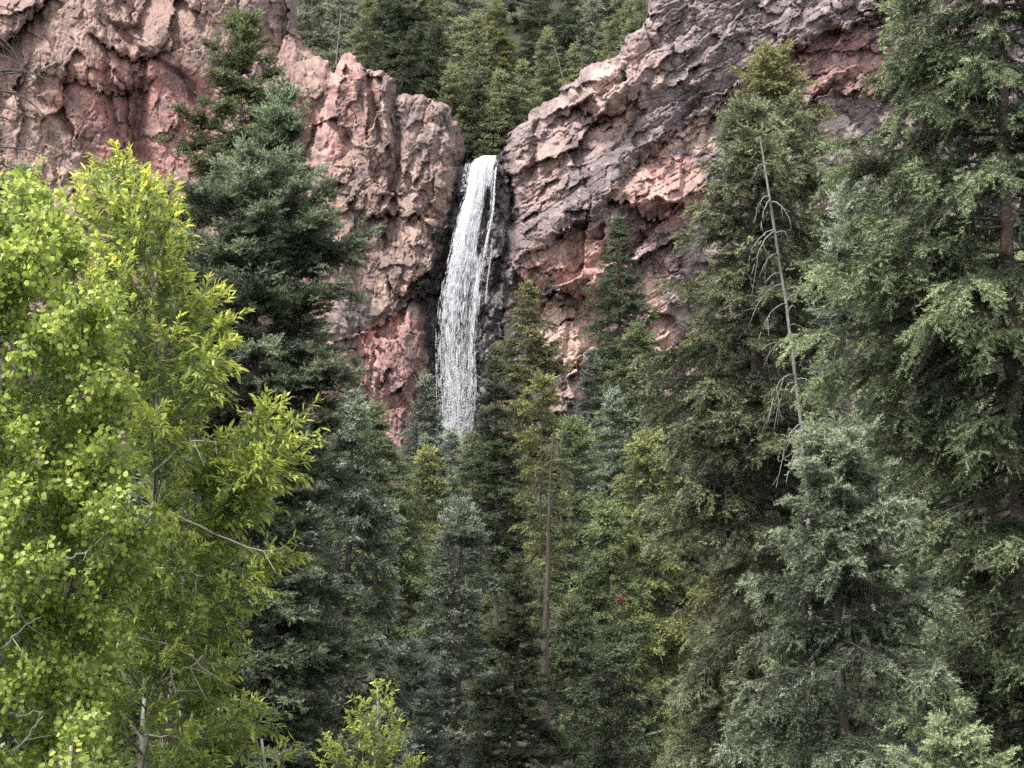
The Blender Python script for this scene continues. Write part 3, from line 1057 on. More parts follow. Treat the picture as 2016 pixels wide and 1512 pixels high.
    nl = (0.030 * grain ** 0.9) * rng.uniform(0.7, 1.2, len(r)) * np.where(tpos > 0.9, 0.8, 1)
    nw = 0.0066 * grain ** 0.92 * (1.0 if grain > 2.6 else 0.68)
    sd = np.cross(nd, rad_)
    sd = unit(sd + 0.5 * rng.normal(0, 1, sd.shape))
    tip = p0 + nd * nl[:, None]
    b = sd * nw
    vv = np.empty((len(r), 3, 3), np.float32)
    vv[:, 0] = p0 + b
    vv[:, 1] = p0 - b
    vv[:, 2] = tip
    F = np.arange(len(r) * 3).reshape(-1, 3)
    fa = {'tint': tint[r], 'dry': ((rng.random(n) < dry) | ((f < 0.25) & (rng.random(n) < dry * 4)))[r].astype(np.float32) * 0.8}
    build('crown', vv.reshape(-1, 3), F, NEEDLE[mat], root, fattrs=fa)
    if lichen:
        # beard lichen hanging under inner boughs
        c = rng.choice(np.nonzero((s > 0.2) & (s < 0.7))[0], lichen)
        hl = rng.uniform(0.12, 0.4, lichen)
        ns = 12
        S4 = np.linspace(0, 1, 4)
        for q_ in range(lichen):
            o0 = to[c[q_]] + rng.normal(0, 0.03, (ns, 3)) * np.array([1, 1, 0.2])
            ln = hl[q_] * rng.uniform(0.4, 1, ns)
            pth = o0[:, None, :] - Z * (ln[:, None] * S4)[:, :, None] + rng.normal(0, 0.008, (ns, 4, 3))
            lv, lf = tubes(pth, np.full((ns, 4), 0.0035) * np.array([1.2, 1, .8, .3]), 3)
            build('lichen_tuft', lv, lf, M_LICHEN, root, fattrs={'tint': np.repeat(rng.random(ns), 9), 'dry': np.zeros(ns * 9)})
    CNT[0] += len(r)
    return root


CNT = [0]


def snag(name, pts, Y, r0, r1, branches, label, cat='dead tree', mat=None, extra=0, seed=0):
    """dead stem through photo points (bottom to top) with bare curved branches [(stem row, tip px, tip py, bow)]"""
    rng = RNG(seed + 77)
    mat = mat or M_DEAD
    P = np.array([at(a, b, Y) for a, b in pts])
    gz = float(ground_z(P[0][0], Y))
    root = empty(name, (P[0][0], Y, gz))
    b = np.array([P[0][0], Y, gz])
    tag(root, label, cat)
    t = np.linspace(0, 1, 22)
    zt = np.array([p[2] for p in P])
    if P[0][2] > gz:
        P = np.concatenate([[[P[0][0] + 0.05, Y, gz - 0.3]], P])
        zt = np.concatenate([[gz - 0.3], zt])
    zz = zt[0] + (zt[-1] - zt[0]) * t
    xx = np.interp(zz, zt, P[:, 0]) + 0.01 * rng.normal(0, 1, 22)
    path = np.stack([xx, np.full(22, Y), zz], -1) - b
    v, f = tubes(path[None], ((r0 + (r1 - r0) * t) * (1 + 0.10 * rng.normal(0, 1, 22)))[None], 8)
    build('trunk', v, f, mat, root, smooth=True)
    # a branch is a part of its own: each bare limb with its fork
    for i, (row, tx, ty, bow) in enumerate(branches):
        z0 = float(at(1008, row, Y)[2])
        x0 = float(np.interp(z0, zz, xx))
        dyy = rng.uniform(-0.5, 0.5)
        p0 = np.array([x0, Y, z0])
        p2 = at(tx, ty, Y + dyy)
        mid = (p0 * 0.4 + p2 * 0.6) + np.array([0, 0, bow * 2.2 + 0.05])
        tt = np.linspace(0, 1, 9)[:, None]
        curve = p0 * (1 - tt) ** 2 + 2 * mid * tt * (1 - tt) + p2 * tt ** 2 - b
        curve[1:-1] += rng.normal(0, 0.006, (7, 3))
        rr = np.linspace(r1 * 0.55 + 0.006, 0.004, 9)
        paths, rads = [curve], [rr]
        for k in range(rng.integers(2, 5)):
            j = rng.integers(3, 8)
            dirn = unit(curve[j] - curve[j - 1])
            e = curve[j] + (dirn * 0.6 + rng.normal(0, 0.5, 3) + np.array([0, 0, -0.35])) * np.linalg.norm(curve[-1] - curve[0]) * 0.28
            sub = curve[j] + (e - curve[j]) * tt
            paths.append(sub)
            rads.append(np.linspace(rr[j] * 0.7, 0.003, 9))
        v, f = tubes(np.array(paths), np.array(rads), 5)
        build('branch', v, f, mat, root, smooth=True)
    return root


# ------------------------------------------------------------------ broadleaf trees
def leaves_mesh(P, D, Nn, ln, wr, curl):
    """one leaf per row: base P, direction D, normal Nn, length, width ratio -> verts, tris (6 verts, 4 tris each)"""
    n = len(P)
    S = unit(np.cross(D, Nn))
    Nn = np.cross(S, D)
    L = ln[:, None]
    W = (ln * wr)[:, None]

    def pt(f, w, h):
        return P + D * (L * f) + S * (W * w) + Nn * (L * h)
    a, b = (0.30, 0.70)
    cu = curl[:, None]
    v = np.stack([pt(0, 0, 0), P + D * L * a + S * W * 0.5 + Nn * L * (0.06 - 0.10 * cu), P + D * L * a - S * W * 0.5 + Nn * L * (0.06 - 0.10 * cu),
                  P + D * L * b + S * W * 0.42 + Nn * L * (0.04 - 0.30 * cu), P + D * L * b - S * W * 0.42 + Nn * L * (0.04 - 0.30 * cu),
                  P + D * L + Nn * L * (-0.55 * cu)], 1)
    k = np.arange(n)[:, None, None] * 6
    tri = np.array([[0, 1, 2], [1, 3, 4], [1, 4, 2], [3, 5, 4]])
    return v.reshape(-1, 3), (k + tri[None]).reshape(-1, 3)


def broadleaf(name, Y, trunks, tips, label, kind, seed=0, limb_twigs=11.0, leaf=0.075, wr=0.2, twig_len=(0.18, 0.42), leaf_sp=0.022,
              bark=None, cat='tree', depth=0.9, trunk_r=0.07, rise=0.75, base_px=None, young_z=None, base_off=0.0, bare_limbs=()):
    """trunks: photo polylines (bottom to top); tips: (px, py[, dy]) where limbs end"""
    rng = RNG(seed + 500)
    Z = np.array([0, 0, 1.0])
    bark = bark or M_PALE
    T0 = at(trunks[0][0][0], trunks[0][0][1], Y)
    gz = float(ground_z(T0[0], Y))
    b = np.array([T0[0], Y, gz])
    root = empty(name, b)
    tag(root, label, cat)
    stems = []
    paths, rads = [], []
    for ti, tr in enumerate(trunks):
        P = np.array([at(a, c, Y + 0.25 * ti) for a, c in tr])
        if P[0][2] > gz:
            P = np.concatenate([[[b[0] + 0.1 * ti, Y + 0.25 * ti, gz - 0.3]], P])
        zt = P[:, 2]
        zz = np.linspace(zt[0], zt[-1], 26)
        xx = np.interp(zz, zt, P[:, 0])
        xx = np.convolve(np.pad(xx, 2, 'edge'), np.ones(5) / 5, 'valid') + 0.012 * np.sin(zz * 5 + seed)
        pth = np.stack([xx, np.full(26, Y + 0.25 * ti) + 0.03 * np.sin(zz * 3), zz], -1)
        stems.append(pth)
        paths.append(pth - b)
        rads.append(np.linspace(trunk_r * (1 if ti == 0 else 0.7), 0.008, 26))
    v, f = tubes(np.array(paths), np.array(rads), 8)
    build('trunk', v, f, bark, root, smooth=True)
    # limbs: curve from a stem up and out to each tip
    LP = []
    for tip in tips:
        dy = tip[2] if len(tip) > 2 else rng.normal(0, depth * 0.5)
        p2 = at(tip[0], tip[1], Y + dy)
        best = None
        for s_ in stems:
            zt = np.clip(p2[2] - rise * np.abs(p2[0] - s_[:, 0]).min() - 0.25, s_[0, 2] + 0.5, s_[-1, 2] - 0.02)
            p0 = np.array([np.interp(zt, s_[:, 2], s_[:, 0]), s_[0, 1], zt])
            dist = np.linalg.norm(p2 - p0)
            if best is None or dist < best[0]:
                best = (dist, p0)
        p0 = best[1]
        mid = p0 * 0.5 + p2 * 0.5 + np.array([0, 0, 0.10 * best[0]]) + rng.normal(0, 0.05 * best[0], 3)
        tt = np.linspace(0, 1, 10)[:, None]
        c = p0 * (1 - tt) ** 2 + 2 * mid * tt * (1 - tt) + p2 * tt ** 2
        LP.append(c)
    LP = np.array(LP)
    nL = len(LP)
    llen = np.linalg.norm(np.diff(LP, axis=1), axis=2).sum(1)
    lr = (0.0035 + 0.006 * llen)[:, None] * np.linspace(1, 0.25, 10)[None]
    v, f = tubes(LP - b, lr, 5)
    parts = [(v, f)]
    bare = []
    # twigs
    cnt = np.maximum(4, (llen * limb_twigs)).astype(int)
    li, lnn = segs_expand(cnt)
    s = 0.28 + 0.72 * ((lnn + rng.random(len(li))) / cnt[li]) ** 0.8
    s = np.where(lnn == cnt[li] - 1, 1.0, np.minimum(s, 1))
    x = s * 9
    i0 = np.minimum(x.astype(int), 8)
    fr = (x - i0)[:, None]
    to = LP[li, i0] * (1 - fr) + LP[li, i0 + 1] * fr
    T = unit(LP[li, i0 + 1] - LP[li, i0])
    rd = unit(rng.normal(0, 1, (len(li), 3)))
    td = unit(T * 0.7 + rd * 0.75 + Z * 0.25)
    td = np.where((s >= 0.999)[:, None], unit(T + Z * 0.3), td)
    tl = rng.uniform(twig_len[0], twig_len[1], len(li)) * (0.6 + 0.5 * (1 - s))
    S3 = np.array([0, 0.5, 1.0])
    drp = 0.22
    tp = to[:, None, :] + td[:, None, :] * (tl[:, None] * S3)[:, :, None] - Z * (drp * tl)[:, None, None] * (S3 ** 2)[None, :, None]
    v, f = tubes(tp - b, np.full((len(li), 3), 0.0018) * np.array([1.3, 1, 0.6]), 3)
    parts.append((v, f))
    for pl in bare_limbs:
        c = np.array([at(a, c_, Y - 0.45) for a, c_ in pl])
        ts = np.linspace(0, len(c) - 1, 10)
        cc = np.stack([np.interp(ts, np.arange(len(c)), c[:, k]) for k in range(3)], -1)
        cc[1:-1] += rng.normal(0, 0.006, (8, 3))
        v, f = tubes((cc - b)[None], np.linspace(0.0085, 0.003, 10)[None], 5)
        bare.append((v, f))
        for _ in range(3):
            j = rng.integers(3, 9)
            e = cc[j] + rng.normal(0, 0.09, 3) + np.array([0.03, 0, -0.05])
            sub = cc[j] + (e - cc[j]) * np.linspace(0, 1, 5)[:, None]
            v, f = tubes((sub - b)[None], np.linspace(0.004, 0.0015, 5)[None], 4)
            bare.append((v, f))
        vv, ff = merge(bare)
        build('bare_branch', vv, ff, M_PALE, root, smooth=True)
        bare = []
    vv, ff = merge(parts)
    build('limbs', vv, ff, M_TWIG, root, smooth=True)
    # leaves
    c2 = np.maximum(3, tl / leaf_sp).astype(int)
    wi, wn = segs_expand(c2)
    g = (wn + rng.random(len(wi)) * 0.8) / c2[wi]
    lo = to[wi] + td[wi] * (tl[wi] * g)[:, None] - Z * (drp * tl[wi] * g * g)[:, None]
    tdir = unit(td[wi] - Z * (2 * drp * g)[:, None])
    rr = unit(rng.normal(0, 1, (len(wi), 3)))
    if kind == 'aspen':
        ld = unit(tdir * 0.35 + rr * 0.8 - Z * 0.45)
        lo = lo + unit(rr * 0.8 - Z * 0.3) * rng.uniform(0.02, 0.05, len(wi))[:, None]
        ln = leaf * rng.uniform(0.65, 1.15, len(wi))
        nrm = unit(rng.normal(0, 1, ld.shape) + np.array([-0.3, -0.9, 0.5]))
        wr_ = wr * rng.uniform(0.85, 1.1, len(wi))
        curl = rng.uniform(0, 0.35, len(wi))
    else:
        ld = unit(tdir * 0.85 + rr * 0.75 - Z * 0.12)
        ln = leaf * rng.uniform(0.55, 1.2, len(wi))
        nrm = unit(rr * 0.8 + Z * 0.9 + rng.normal(0, 0.4, ld.shape))
        wr_ = wr * rng.uniform(0.8, 1.25, len(wi))
        curl = rng.uniform(0.0, 0.6, len(wi))
    v, f = leaves_mesh(lo - b, ld, nrm, ln, wr_, curl)
    # young leaves sit at the outer ends of the shoots and on the leaders
    yy = np.clip(0.12 + (s[wi] - 0.50) * 1.2 + (g - 0.45) * 0.7 + rng.normal(0, 0.2, len(wi)), 0, 1)
    if young_z is not None:
        za = float(at(1008, young_z[0], Y)[2])
        zb = float(at(1008, young_z[1], Y)[2])
        yy = yy * np.clip(0.42 + 0.8 * (lo[:, 2] - zb) / (za - zb), 0.42, 1.25)
    yy = np.clip(yy, 0, 1)
    rnd = rng.random(len(wi))
    build('leaves', v, f, LEAF[kind], root, fattrs={'tint': np.repeat(yy, 4), 'dry': np.repeat(rnd, 4)})
    return root


# ------------------------------------------------------------------ the trees
def C(*a, **k):
    return conifer(*a, **k)


# --- near spruces on the right
C('spruce_tree', 1948, -330, 25, [(-200, 110), (0, 235), (250, 305), (450, 335), (700, 330), (900, 300), (1200, 310), (1512, 320)], 'spruce', 'spruce',
  'tall dark spruce with scaly trunk and drooping boughs along the right edge', seed=1, grain=1.3, dens=1.2, bark=M_BARKP, lean=0.26, tr=0.17, gaps=0.20, irr=0.5, lichen=26)
C('spruce_tree', 1462, 205, 37, [(250, 40), (330, 90), (450, 145), (600, 190), (750, 190), (900, 195), (1050, 190), (1200, 250), (1350, 270), (1512, 290)], 'spruce', 'spruce',
  'big dense spruce with a pale blue tip and dark trunk behind the leaning bare stem', seed=2, grain=1.7, dens=1.25, lean=0.4, gaps=0.15, irr=0.5, tr=0.2, bare=(0.45, 0.62, 0.25))
C('spruce_tree', 1522, 92, 44, [(140, 48), (200, 80), (260, 105), (330, 130), (450, 160), (600, 190), (800, 200), (1512, 220)], 'spruce', 'olive',
  'tallest olive brown spruce top rising against the cliff above the bare stem', seed=3, grain=2.2, dens=1.2, keep_below=560, gaps=0.25, irr=0.45, dry=0.06)
C('spruce_tree', 1556, 205, 40, [(225, 14), (260, 30), (320, 62), (400, 90), (600, 130), (800, 150), (1000, 170), (1512, 200)], 'spruce', 'spruce',
  'slender spruce with a thin spiky leader between the blue tip and the olive top', seed=4, grain=2.1, dens=1.2, keep_below=700, gaps=0.25)
C('spruce_tree', 1690, 362, 34, [(395, 28), (450, 48), (600, 75), (800, 110), (1000, 130), (1512, 150)], 'fir', 'pale',
  'pale blue spruce top wedged between the large dark spruces', seed=5, grain=2.0, dens=1.2, keep_below=640)
C('spruce_tree', 1652, 832, 21, [(860, 36), (900, 66), (950, 95), (1050, 135), (1150, 180), (1300, 228), (1512, 262)], 'spruce', 'young',
  'young pale blue green spruce in front at lower right with drooping fingers', seed=6, grain=1.15, dens=1.3, gaps=0.18, irr=0.42)
C('spruce_tree', 1862, 1384, 18.5, [(1405, 10), (1430, 24), (1465, 58), (1512, 105)], 'spruce', 'spruce',
  'small spruce tip sticking up at the bottom right corner before the scaly trunk', seed=7, grain=1.0, dens=1.2, gaps=0.1)
C('spruce_tree', 1948, 480, 31, [(560, 60), (700, 100), (900, 150), (1100, 170), (1512, 200)], 'spruce', 'spruce',
  'half hidden spruce with a pink barked trunk behind the right edge spruce', seed=8, grain=1.9, dens=1.1, bark=M_BARKP, tr=0.19, gaps=0.45)

C('spruce_tree', 1800, -40, 33, [(100, 70), (250, 120), (450, 160), (700, 180), (900, 190), (1512, 200)], 'spruce', 'spruce',
  'dark spruce backing the gap between the big dense spruce and the right edge trunk', seed=9, grain=2.0, dens=1.2, keep_below=950)
# --- firs left of the fall
C('fir_tree', 512, 305, 45, [(325, 40), (345, 70), (380, 112), (450, 165), (520, 190), (700, 195), (850, 180), (950, 180), (1100, 185), (1300, 190), (1512, 200)], 'fir', 'blue',
  'bushy blue green fir with flat layered boughs behind the yellow green saplings', seed=11, grain=2.0, dens=1.45, gaps=0.06, irr=0.42, lichen=14)
C('fir_tree', 480, 26, 60, [(60, 30), (100, 52), (200, 84), (300, 128), (400, 150), (500, 160), (900, 170), (1512, 190)], 'fir', 'green',
  'tallest fir spire with open boughs showing its pale trunk before the red cliff', seed=12, grain=2.5, dens=1.6, keep_below=600, gaps=0.12, irr=0.42, bark=M_DEAD, tr=0.11, fill=4, bare=(0.22, 0.25, 0.2))
C('fir_tree', 556, 163, 54, [(200, 22), (240, 38), (300, 58), (400, 80), (600, 110), (1512, 150)], 'fir', 'blue',
  'slim blue fir spire tucked right of the tallest fir spire', seed=13, grain=2.3, dens=1.5, keep_below=560)
C('fir_tree', 690, 775, 52, [(830, 26), (900, 56), (970, 78), (1100, 98), (1300, 112), (1512, 122)], 'spruce', 'bluegrey',
  'grey green drooping spruce at the right flank of the bushy blue fir', seed=14, grain=2.2, dens=1.3, irr=0.45)
C('conifer_tree', 44, 332, 80, [(360, 22), (420, 40), (600, 70)], 'fir', 'green', 'small green conifer top peeking over the round leaved aspen', seed=15, grain=4.0, dens=1.1, keep_below=480)
C('conifer_tree', -22, 225, 70, [(300, 26), (400, 36), (700, 60)], 'fir', 'dark', 'dark conifer edge at the far left under the bare twigs', seed=16, grain=4.0, dens=1.1, keep_below=420)
C('conifer_tree', 330, 560, 70, [(620, 40), (700, 70), (900, 110), (1200, 140)], 'fir', 'dark', 'dark fir half hidden between the narrow leaved tree and the bushy blue fir', seed=17, grain=2.8, dens=1.3)

C('fir_tree', 120, 640, 46, [(720, 50), (850, 100), (1000, 150), (1200, 180), (1512, 200)], 'fir', 'dark',
  'dark fir glimpsed through the leaves between the aspen and the narrow leaved tree', seed=18, grain=2.8, dens=1.3)
C('fir_tree', -10, 760, 38, [(850, 60), (1000, 110), (1200, 150), (1512, 180)], 'fir', 'dark',
  'dark fir behind the aspen leaves at the far left edge', seed=19, grain=2.8, dens=1.3)
C('fir_tree', 600, 1000, 85, [(1060, 50), (1150, 80), (1300, 100), (1512, 120)], 'doug', 'dark',
  'shaded fir filling the gap between the bushy blue fir and the grey green drooping spruce', seed=20, grain=3.2, dens=1.3)
# --- middle distance
mid = [
    ('spruce_tree', 742, 792, 120, [(830, 24), (900, 62), (1000, 105), (1150, 130), (1400, 145)], 'doug', 'green', 'broad green conifer below the red rock left of the fall', 2.4, {}),
    ('spruce_tree', 842, 880, 140, [(930, 28), (1000, 48), (1100, 70), (1400, 100)], 'doug', 'yellow', 'light green conifer just below the foot of the fall on its left', 2.6, {}),
    ('spruce_tree', 838, 733, 190, [(765, 14), (800, 26), (840, 38), (900, 52), (1000, 70)], 'spruce', 'bluegrey', 'small bluish spruce overlapping the left edge of the falling water', 2.8, {}),
    ('spruce_tree', 888, 845, 205, [(875, 16), (910, 32), (960, 46), (1050, 60)], 'fir', 'pale', 'pale frosted conifer right under the bottom of the fall', 3.0, {}),
    ('spruce_tree', 906, 985, 76, [(1025, 24), (1080, 48), (1200, 68), (1350, 88), (1512, 104)], 'fir', 'bluegrey', 'slim blue grey spruce at the bottom centre', 1.6, {}),
    ('spruce_tree', 806, 1262, 66, [(1300, 26), (1400, 62), (1512, 92)], 'fir', 'bluegrey', 'low blue grey spruce behind the small yellow green sapling', 1.5, {}),
    ('spruce_tree', 978, 682, 130, [(720, 12), (760, 26), (850, 46), (920, 60), (1000, 66), (1080, 56), (1130, 36)], 'fir', 'dark',
     'narrow dark spruce right of the fall with its lower trunk bare', 2.1, dict(dens=1.7, gaps=0.08, crown_end=1160, tr=0.22)),
    ('fir_tree', 1040, 556, 205, [(590, 24), (640, 44), (700, 62), (780, 74), (900, 84)], 'doug', 'olive', 'olive fir against the pink ledge right of the fall', 2.9, {}),
    ('fir_tree', 1066, 735, 100, [(770, 20), (830, 38), (900, 50), (1000, 52), (1060, 40)], 'doug', 'yellow', 'thin yellowish half dead fir in front of the cream rock right of the fall', 2.0, dict(gaps=0.75, dry=0.2, crown_end=1210, irr=0.6, tr=0.10)),
    ('fir_tree', 1018, 790, 150, [(840, 30), (900, 46), (1000, 55)], 'doug', 'olive', 'sparse olive fir between the narrow dark spruce and the bare trunk', 2.7, dict(gaps=0.5, dry=0.15)),
    ('spruce_tree', 1015, 1107, 60, [(1140, 16), (1180, 28), (1260, 54), (1350, 76), (1440, 90), (1512, 98)], 'fir', 'dark', 'narrow pointed dark olive spruce at bottom centre with a browned side', 1.3, dict(dry=0.09, dens=1.8, gaps=0.08)),
    ('fir_tree', 1130, 822, 110, [(870, 30), (950, 58), (1040, 72), (1150, 78), (1512, 95)], 'fir', 'green', 'dark green layered fir right of the bare branched trunk', 2.2, {}),
    ('fir_tree', 1218, 425, 215, [(460, 18), (500, 34), (560, 52), (640, 64), (720, 70), (820, 80)], 'doug', 'dark', 'dark pointed fir standing against the cream cliff under the overhang', 2.9, {}),
    ('fir_tree', 1165, 690, 190, [(730, 14), (780, 24), (850, 34), (950, 46)], 'fir', 'bluegrey', 'thin grey green spire below the dark pointed fir', 2.8, {}),
    ('spruce_tree', 1208, 766, 172, [(790, 12), (820, 26), (860, 40), (950, 56)], 'fir', 'pale', 'small pale blue spruce among green trees below the dark pointed fir', 2.8, {}),
    ('pine_tree', 1252, 640, 180, [(680, 34), (740, 60), (800, 76), (900, 92), (1000, 100)], 'doug', 'green', 'bushy mid green conifer right of the dark pointed fir', 2.8, {}),
    ('pine_tree', 1300, 700, 150, [(760, 40), (900, 80), (1100, 100)], 'doug', 'dark', 'dark conifer squeezed against the left flank of the big dense spruce', 2.6, {}),
    ('fir_tree', 1276, 850, 95, [(880, 30), (920, 52), (1000, 76), (1100, 90), (1250, 100), (1512, 120)], 'doug', 'yellow', 'yellow green fir left of the big dense spruce', 2.0, {}),
    ('fir_tree', 1196, 985, 88, [(1060, 44), (1120, 66), (1250, 84), (1512, 100)], 'doug', 'green', 'dull green fir between the bare trunk and the yellow green fir', 1.9, {}),
    ('fir_tree', 1130, 1180, 80, [(1250, 40), (1350, 60), (1512, 80)], 'doug', 'dark', 'low dark fir in the deep shade at the bottom right of centre', 1.8, {}),
    ('fir_tree', 1215, 1235, 70, [(1290, 50), (1380, 80), (1512, 100)], 'doug', 'dark', 'shaded low fir below the reddish dry tuft', 1.7, {}),
    ('fir_tree', 962, 1275, 82, [(1320, 30), (1400, 52), (1512, 70)], 'doug', 'dark', 'low shaded fir between the slim blue grey spruce and the narrow pointed one', 1.7, dict(dens=1.6)),
    ('fir_tree', 868, 1060, 105, [(1120, 40), (1250, 70), (1512, 100)], 'doug', 'dark', 'dark fir filling the gap left of the slim blue grey spruce', 2.2, {}),
    ('fir_tree', 1090, 960, 125, [(1020, 40), (1150, 70), (1512, 100)], 'doug', 'dark', 'dark fir backing the bare branched trunk', 2.4, {}),
    ('fir_tree', 930, 850, 160, [(900, 26), (1000, 52), (1150, 70)], 'doug', 'green', 'green fir half hidden behind the narrow dark spruce', 2.7, {}),
    ('fir_tree', 700, 700, 170, [(800, 30), (900, 60), (1100, 90)], 'doug', 'dark', 'dark fir at the foot of the red rock beside the bushy blue fir', 2.7, {}),
]
for i, (nm, px, py, Y, prof, stl, mt, lb, gr, kw) in enumerate(mid):
    C(nm, px, py, Y, prof, stl, mt, lb, seed=30 + i, grain=gr * 1.7, **{'dens': 1.35, **kw})

# a reddish clump of dry needles on the dull green fir
for _o in list(bpy.data.objects):
    if str(_o.get('label', '')).startswith('dull green fir'):
        _rng = RNG(9)
        _n = 420
        _c = at(1221, 1181, _o.location.y - 1.6) - np.array(_o.location)
        _d = unit(_rng.normal(0, 1, (_n, 3)))
        _p = _c + _d * (_rng.random((_n, 1)) ** 0.5) * np.array([0.15, 0.15, 0.08])
        _e = unit(_d + _rng.normal(0, 0.7, (_n, 3)))
        _s = unit(np.cross(_e, _rng.normal(0, 1, (_n, 3))))
        _v = np.stack([_p + _s * 0.012, _p - _s * 0.012, _p + _e * 0.13], 1).reshape(-1, 3)
        build('dry_needle_tuft', _v, np.arange(_n * 3).reshape(-1, 3), mat_needles('dry_red_needles', (0.16, 0.06, 0.04), (0.30, 0.13, 0.09)), _o,
              fattrs={'tint': _rng.random(_n), 'dry': np.zeros(_n)})
        break

# --- forest on the slope above the notch
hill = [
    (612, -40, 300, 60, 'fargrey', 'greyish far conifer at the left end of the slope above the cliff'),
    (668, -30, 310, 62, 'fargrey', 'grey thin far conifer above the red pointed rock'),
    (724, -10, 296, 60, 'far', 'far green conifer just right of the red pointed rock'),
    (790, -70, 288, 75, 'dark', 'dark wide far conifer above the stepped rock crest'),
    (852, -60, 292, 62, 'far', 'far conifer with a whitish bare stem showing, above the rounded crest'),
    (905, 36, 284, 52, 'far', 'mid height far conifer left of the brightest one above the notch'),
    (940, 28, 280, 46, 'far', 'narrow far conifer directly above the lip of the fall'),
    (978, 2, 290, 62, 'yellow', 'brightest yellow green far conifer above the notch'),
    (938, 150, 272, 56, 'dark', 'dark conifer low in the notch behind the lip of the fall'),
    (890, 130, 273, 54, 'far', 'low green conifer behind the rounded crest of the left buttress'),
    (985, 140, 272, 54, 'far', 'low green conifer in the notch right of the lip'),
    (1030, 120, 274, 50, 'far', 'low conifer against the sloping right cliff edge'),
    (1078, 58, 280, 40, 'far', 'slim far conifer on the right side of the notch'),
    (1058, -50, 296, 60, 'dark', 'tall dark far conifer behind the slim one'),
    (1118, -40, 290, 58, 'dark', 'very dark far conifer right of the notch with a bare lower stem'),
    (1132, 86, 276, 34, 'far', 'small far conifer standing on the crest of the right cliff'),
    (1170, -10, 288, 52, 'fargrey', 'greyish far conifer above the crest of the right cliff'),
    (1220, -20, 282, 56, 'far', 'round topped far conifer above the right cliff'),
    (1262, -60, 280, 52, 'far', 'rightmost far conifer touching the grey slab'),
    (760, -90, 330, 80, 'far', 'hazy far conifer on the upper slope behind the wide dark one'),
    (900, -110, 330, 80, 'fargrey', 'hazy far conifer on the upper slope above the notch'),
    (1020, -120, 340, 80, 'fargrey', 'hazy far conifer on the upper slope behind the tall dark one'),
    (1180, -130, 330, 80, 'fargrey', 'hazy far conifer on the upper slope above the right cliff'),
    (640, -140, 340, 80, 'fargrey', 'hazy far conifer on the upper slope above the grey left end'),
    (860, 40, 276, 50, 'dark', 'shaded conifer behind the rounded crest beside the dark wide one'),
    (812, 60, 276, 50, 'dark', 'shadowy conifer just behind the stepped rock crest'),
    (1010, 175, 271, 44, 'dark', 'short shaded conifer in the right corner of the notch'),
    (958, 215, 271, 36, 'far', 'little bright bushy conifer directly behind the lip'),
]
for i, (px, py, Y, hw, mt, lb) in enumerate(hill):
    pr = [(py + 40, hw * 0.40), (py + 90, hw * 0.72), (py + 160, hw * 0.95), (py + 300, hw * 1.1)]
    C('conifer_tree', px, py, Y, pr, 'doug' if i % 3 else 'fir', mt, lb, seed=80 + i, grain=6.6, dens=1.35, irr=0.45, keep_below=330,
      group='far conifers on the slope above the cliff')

# --- dead wood
snag('dead_tree', [(1590, 960), (1580, 880), (1560, 700), (1545, 590), (1528, 480), (1512, 370), (1495, 268)], 32.5, 0.060, 0.014,
     [(322, 1480, 360, 0.05), (388, 1484, 440, .12), (396, 1498, 452, .10), (400, 1556, 440, .10), (452, 1470, 520, .1), (456, 1480, 540, .12), (462, 1552, 470, .05),
      (500, 1495, 545, .08), (540, 1500, 580, .1), (560, 1482, 620, .1), (598, 1494, 668, .12), (640, 1592, 664, .06), (618, 1566, 606, .04), (668, 1504, 720, .1),
      (690, 1500, 690, .08), (740, 1512, 830, .22), (752, 1524, 846, .2), (750, 1594, 752, .02), (836, 1540, 900, .1), (846, 1528, 960, .18), (880, 1548, 950, .15)],
     'leaning bare dead stem with curved broken branches in front of the big dense spruce', seed=1)
snag('dead_tree', [(1072, 1330), (1074, 1240), (1080, 1080), (1083, 940), (1090, 850)], 68, 0.17, 0.025,
     [(905, 1050, 960, .1), (930, 1122, 950, .2), (955, 1135, 1000, .3), (985, 1124, 1040, .3), (1000, 1140, 1060, .3), (1040, 1132, 1080, .25), (1080, 1100, 1140, .2),
      (1100, 1040, 1120, .2), (1160, 1138, 1185, .15), (1180, 1098, 1240, .2), (960, 1040, 1010, .2), (890, 1060, 910, .1), (870, 1120, 900, .15), (880, 1052, 930, .1), (920, 1112, 925, .2), (940, 1036, 985, .2), (1015, 1050, 1050, .15), (1060, 1112, 1110, .2), (1075, 1046, 1100, .2), (1130, 1118, 1150, .2), (1140, 1050, 1165, .15), (1200, 1102, 1225, .1), (1020, 1128, 1075, .25)],
     'bare branched dead trunk standing at the bottom centre', mat=M_BARK, seed=2)
snag('dead_tree', [(-60, 900), (-70, 400), (-76, 60), (-80, -60)], 48, 0.16, 0.05,
     [(40, 30, 80, .3), (60, 52, 150, .4), (120, 90, 200, .5), (160, 96, 180, .3), (170, 140, 205, .5), (200, 110, 260, .5), (220, 60, 240, .2),
      (240, 80, 300, .4), (300, 150, 345, .3), (20, 48, 40, .2), (190, 130, 190, .5), (90, 40, 130, .3)],
     'dead tree outside the left edge reaching bare dark twigs over the red cliff', mat=M_BARK, seed=4)
snag('dead_tree', [(664, 160), (662, 120), (668, 60), (672, 20)], 285, 0.14, 0.05, [(60, 680, 50, .3), (80, 655, 70, .3)], 'thin pale dead stem above the red pointed rock', seed=5)
snag('dead_tree', [(1112, 170), (1100, 120), (1090, 90)], 276, 0.12, 0.05, [(100, 1075, 118, .2), (100, 1112, 96, .3), (110, 1068, 124, .2)], 'short leaning dead stem on the right cliff edge', seed=6)

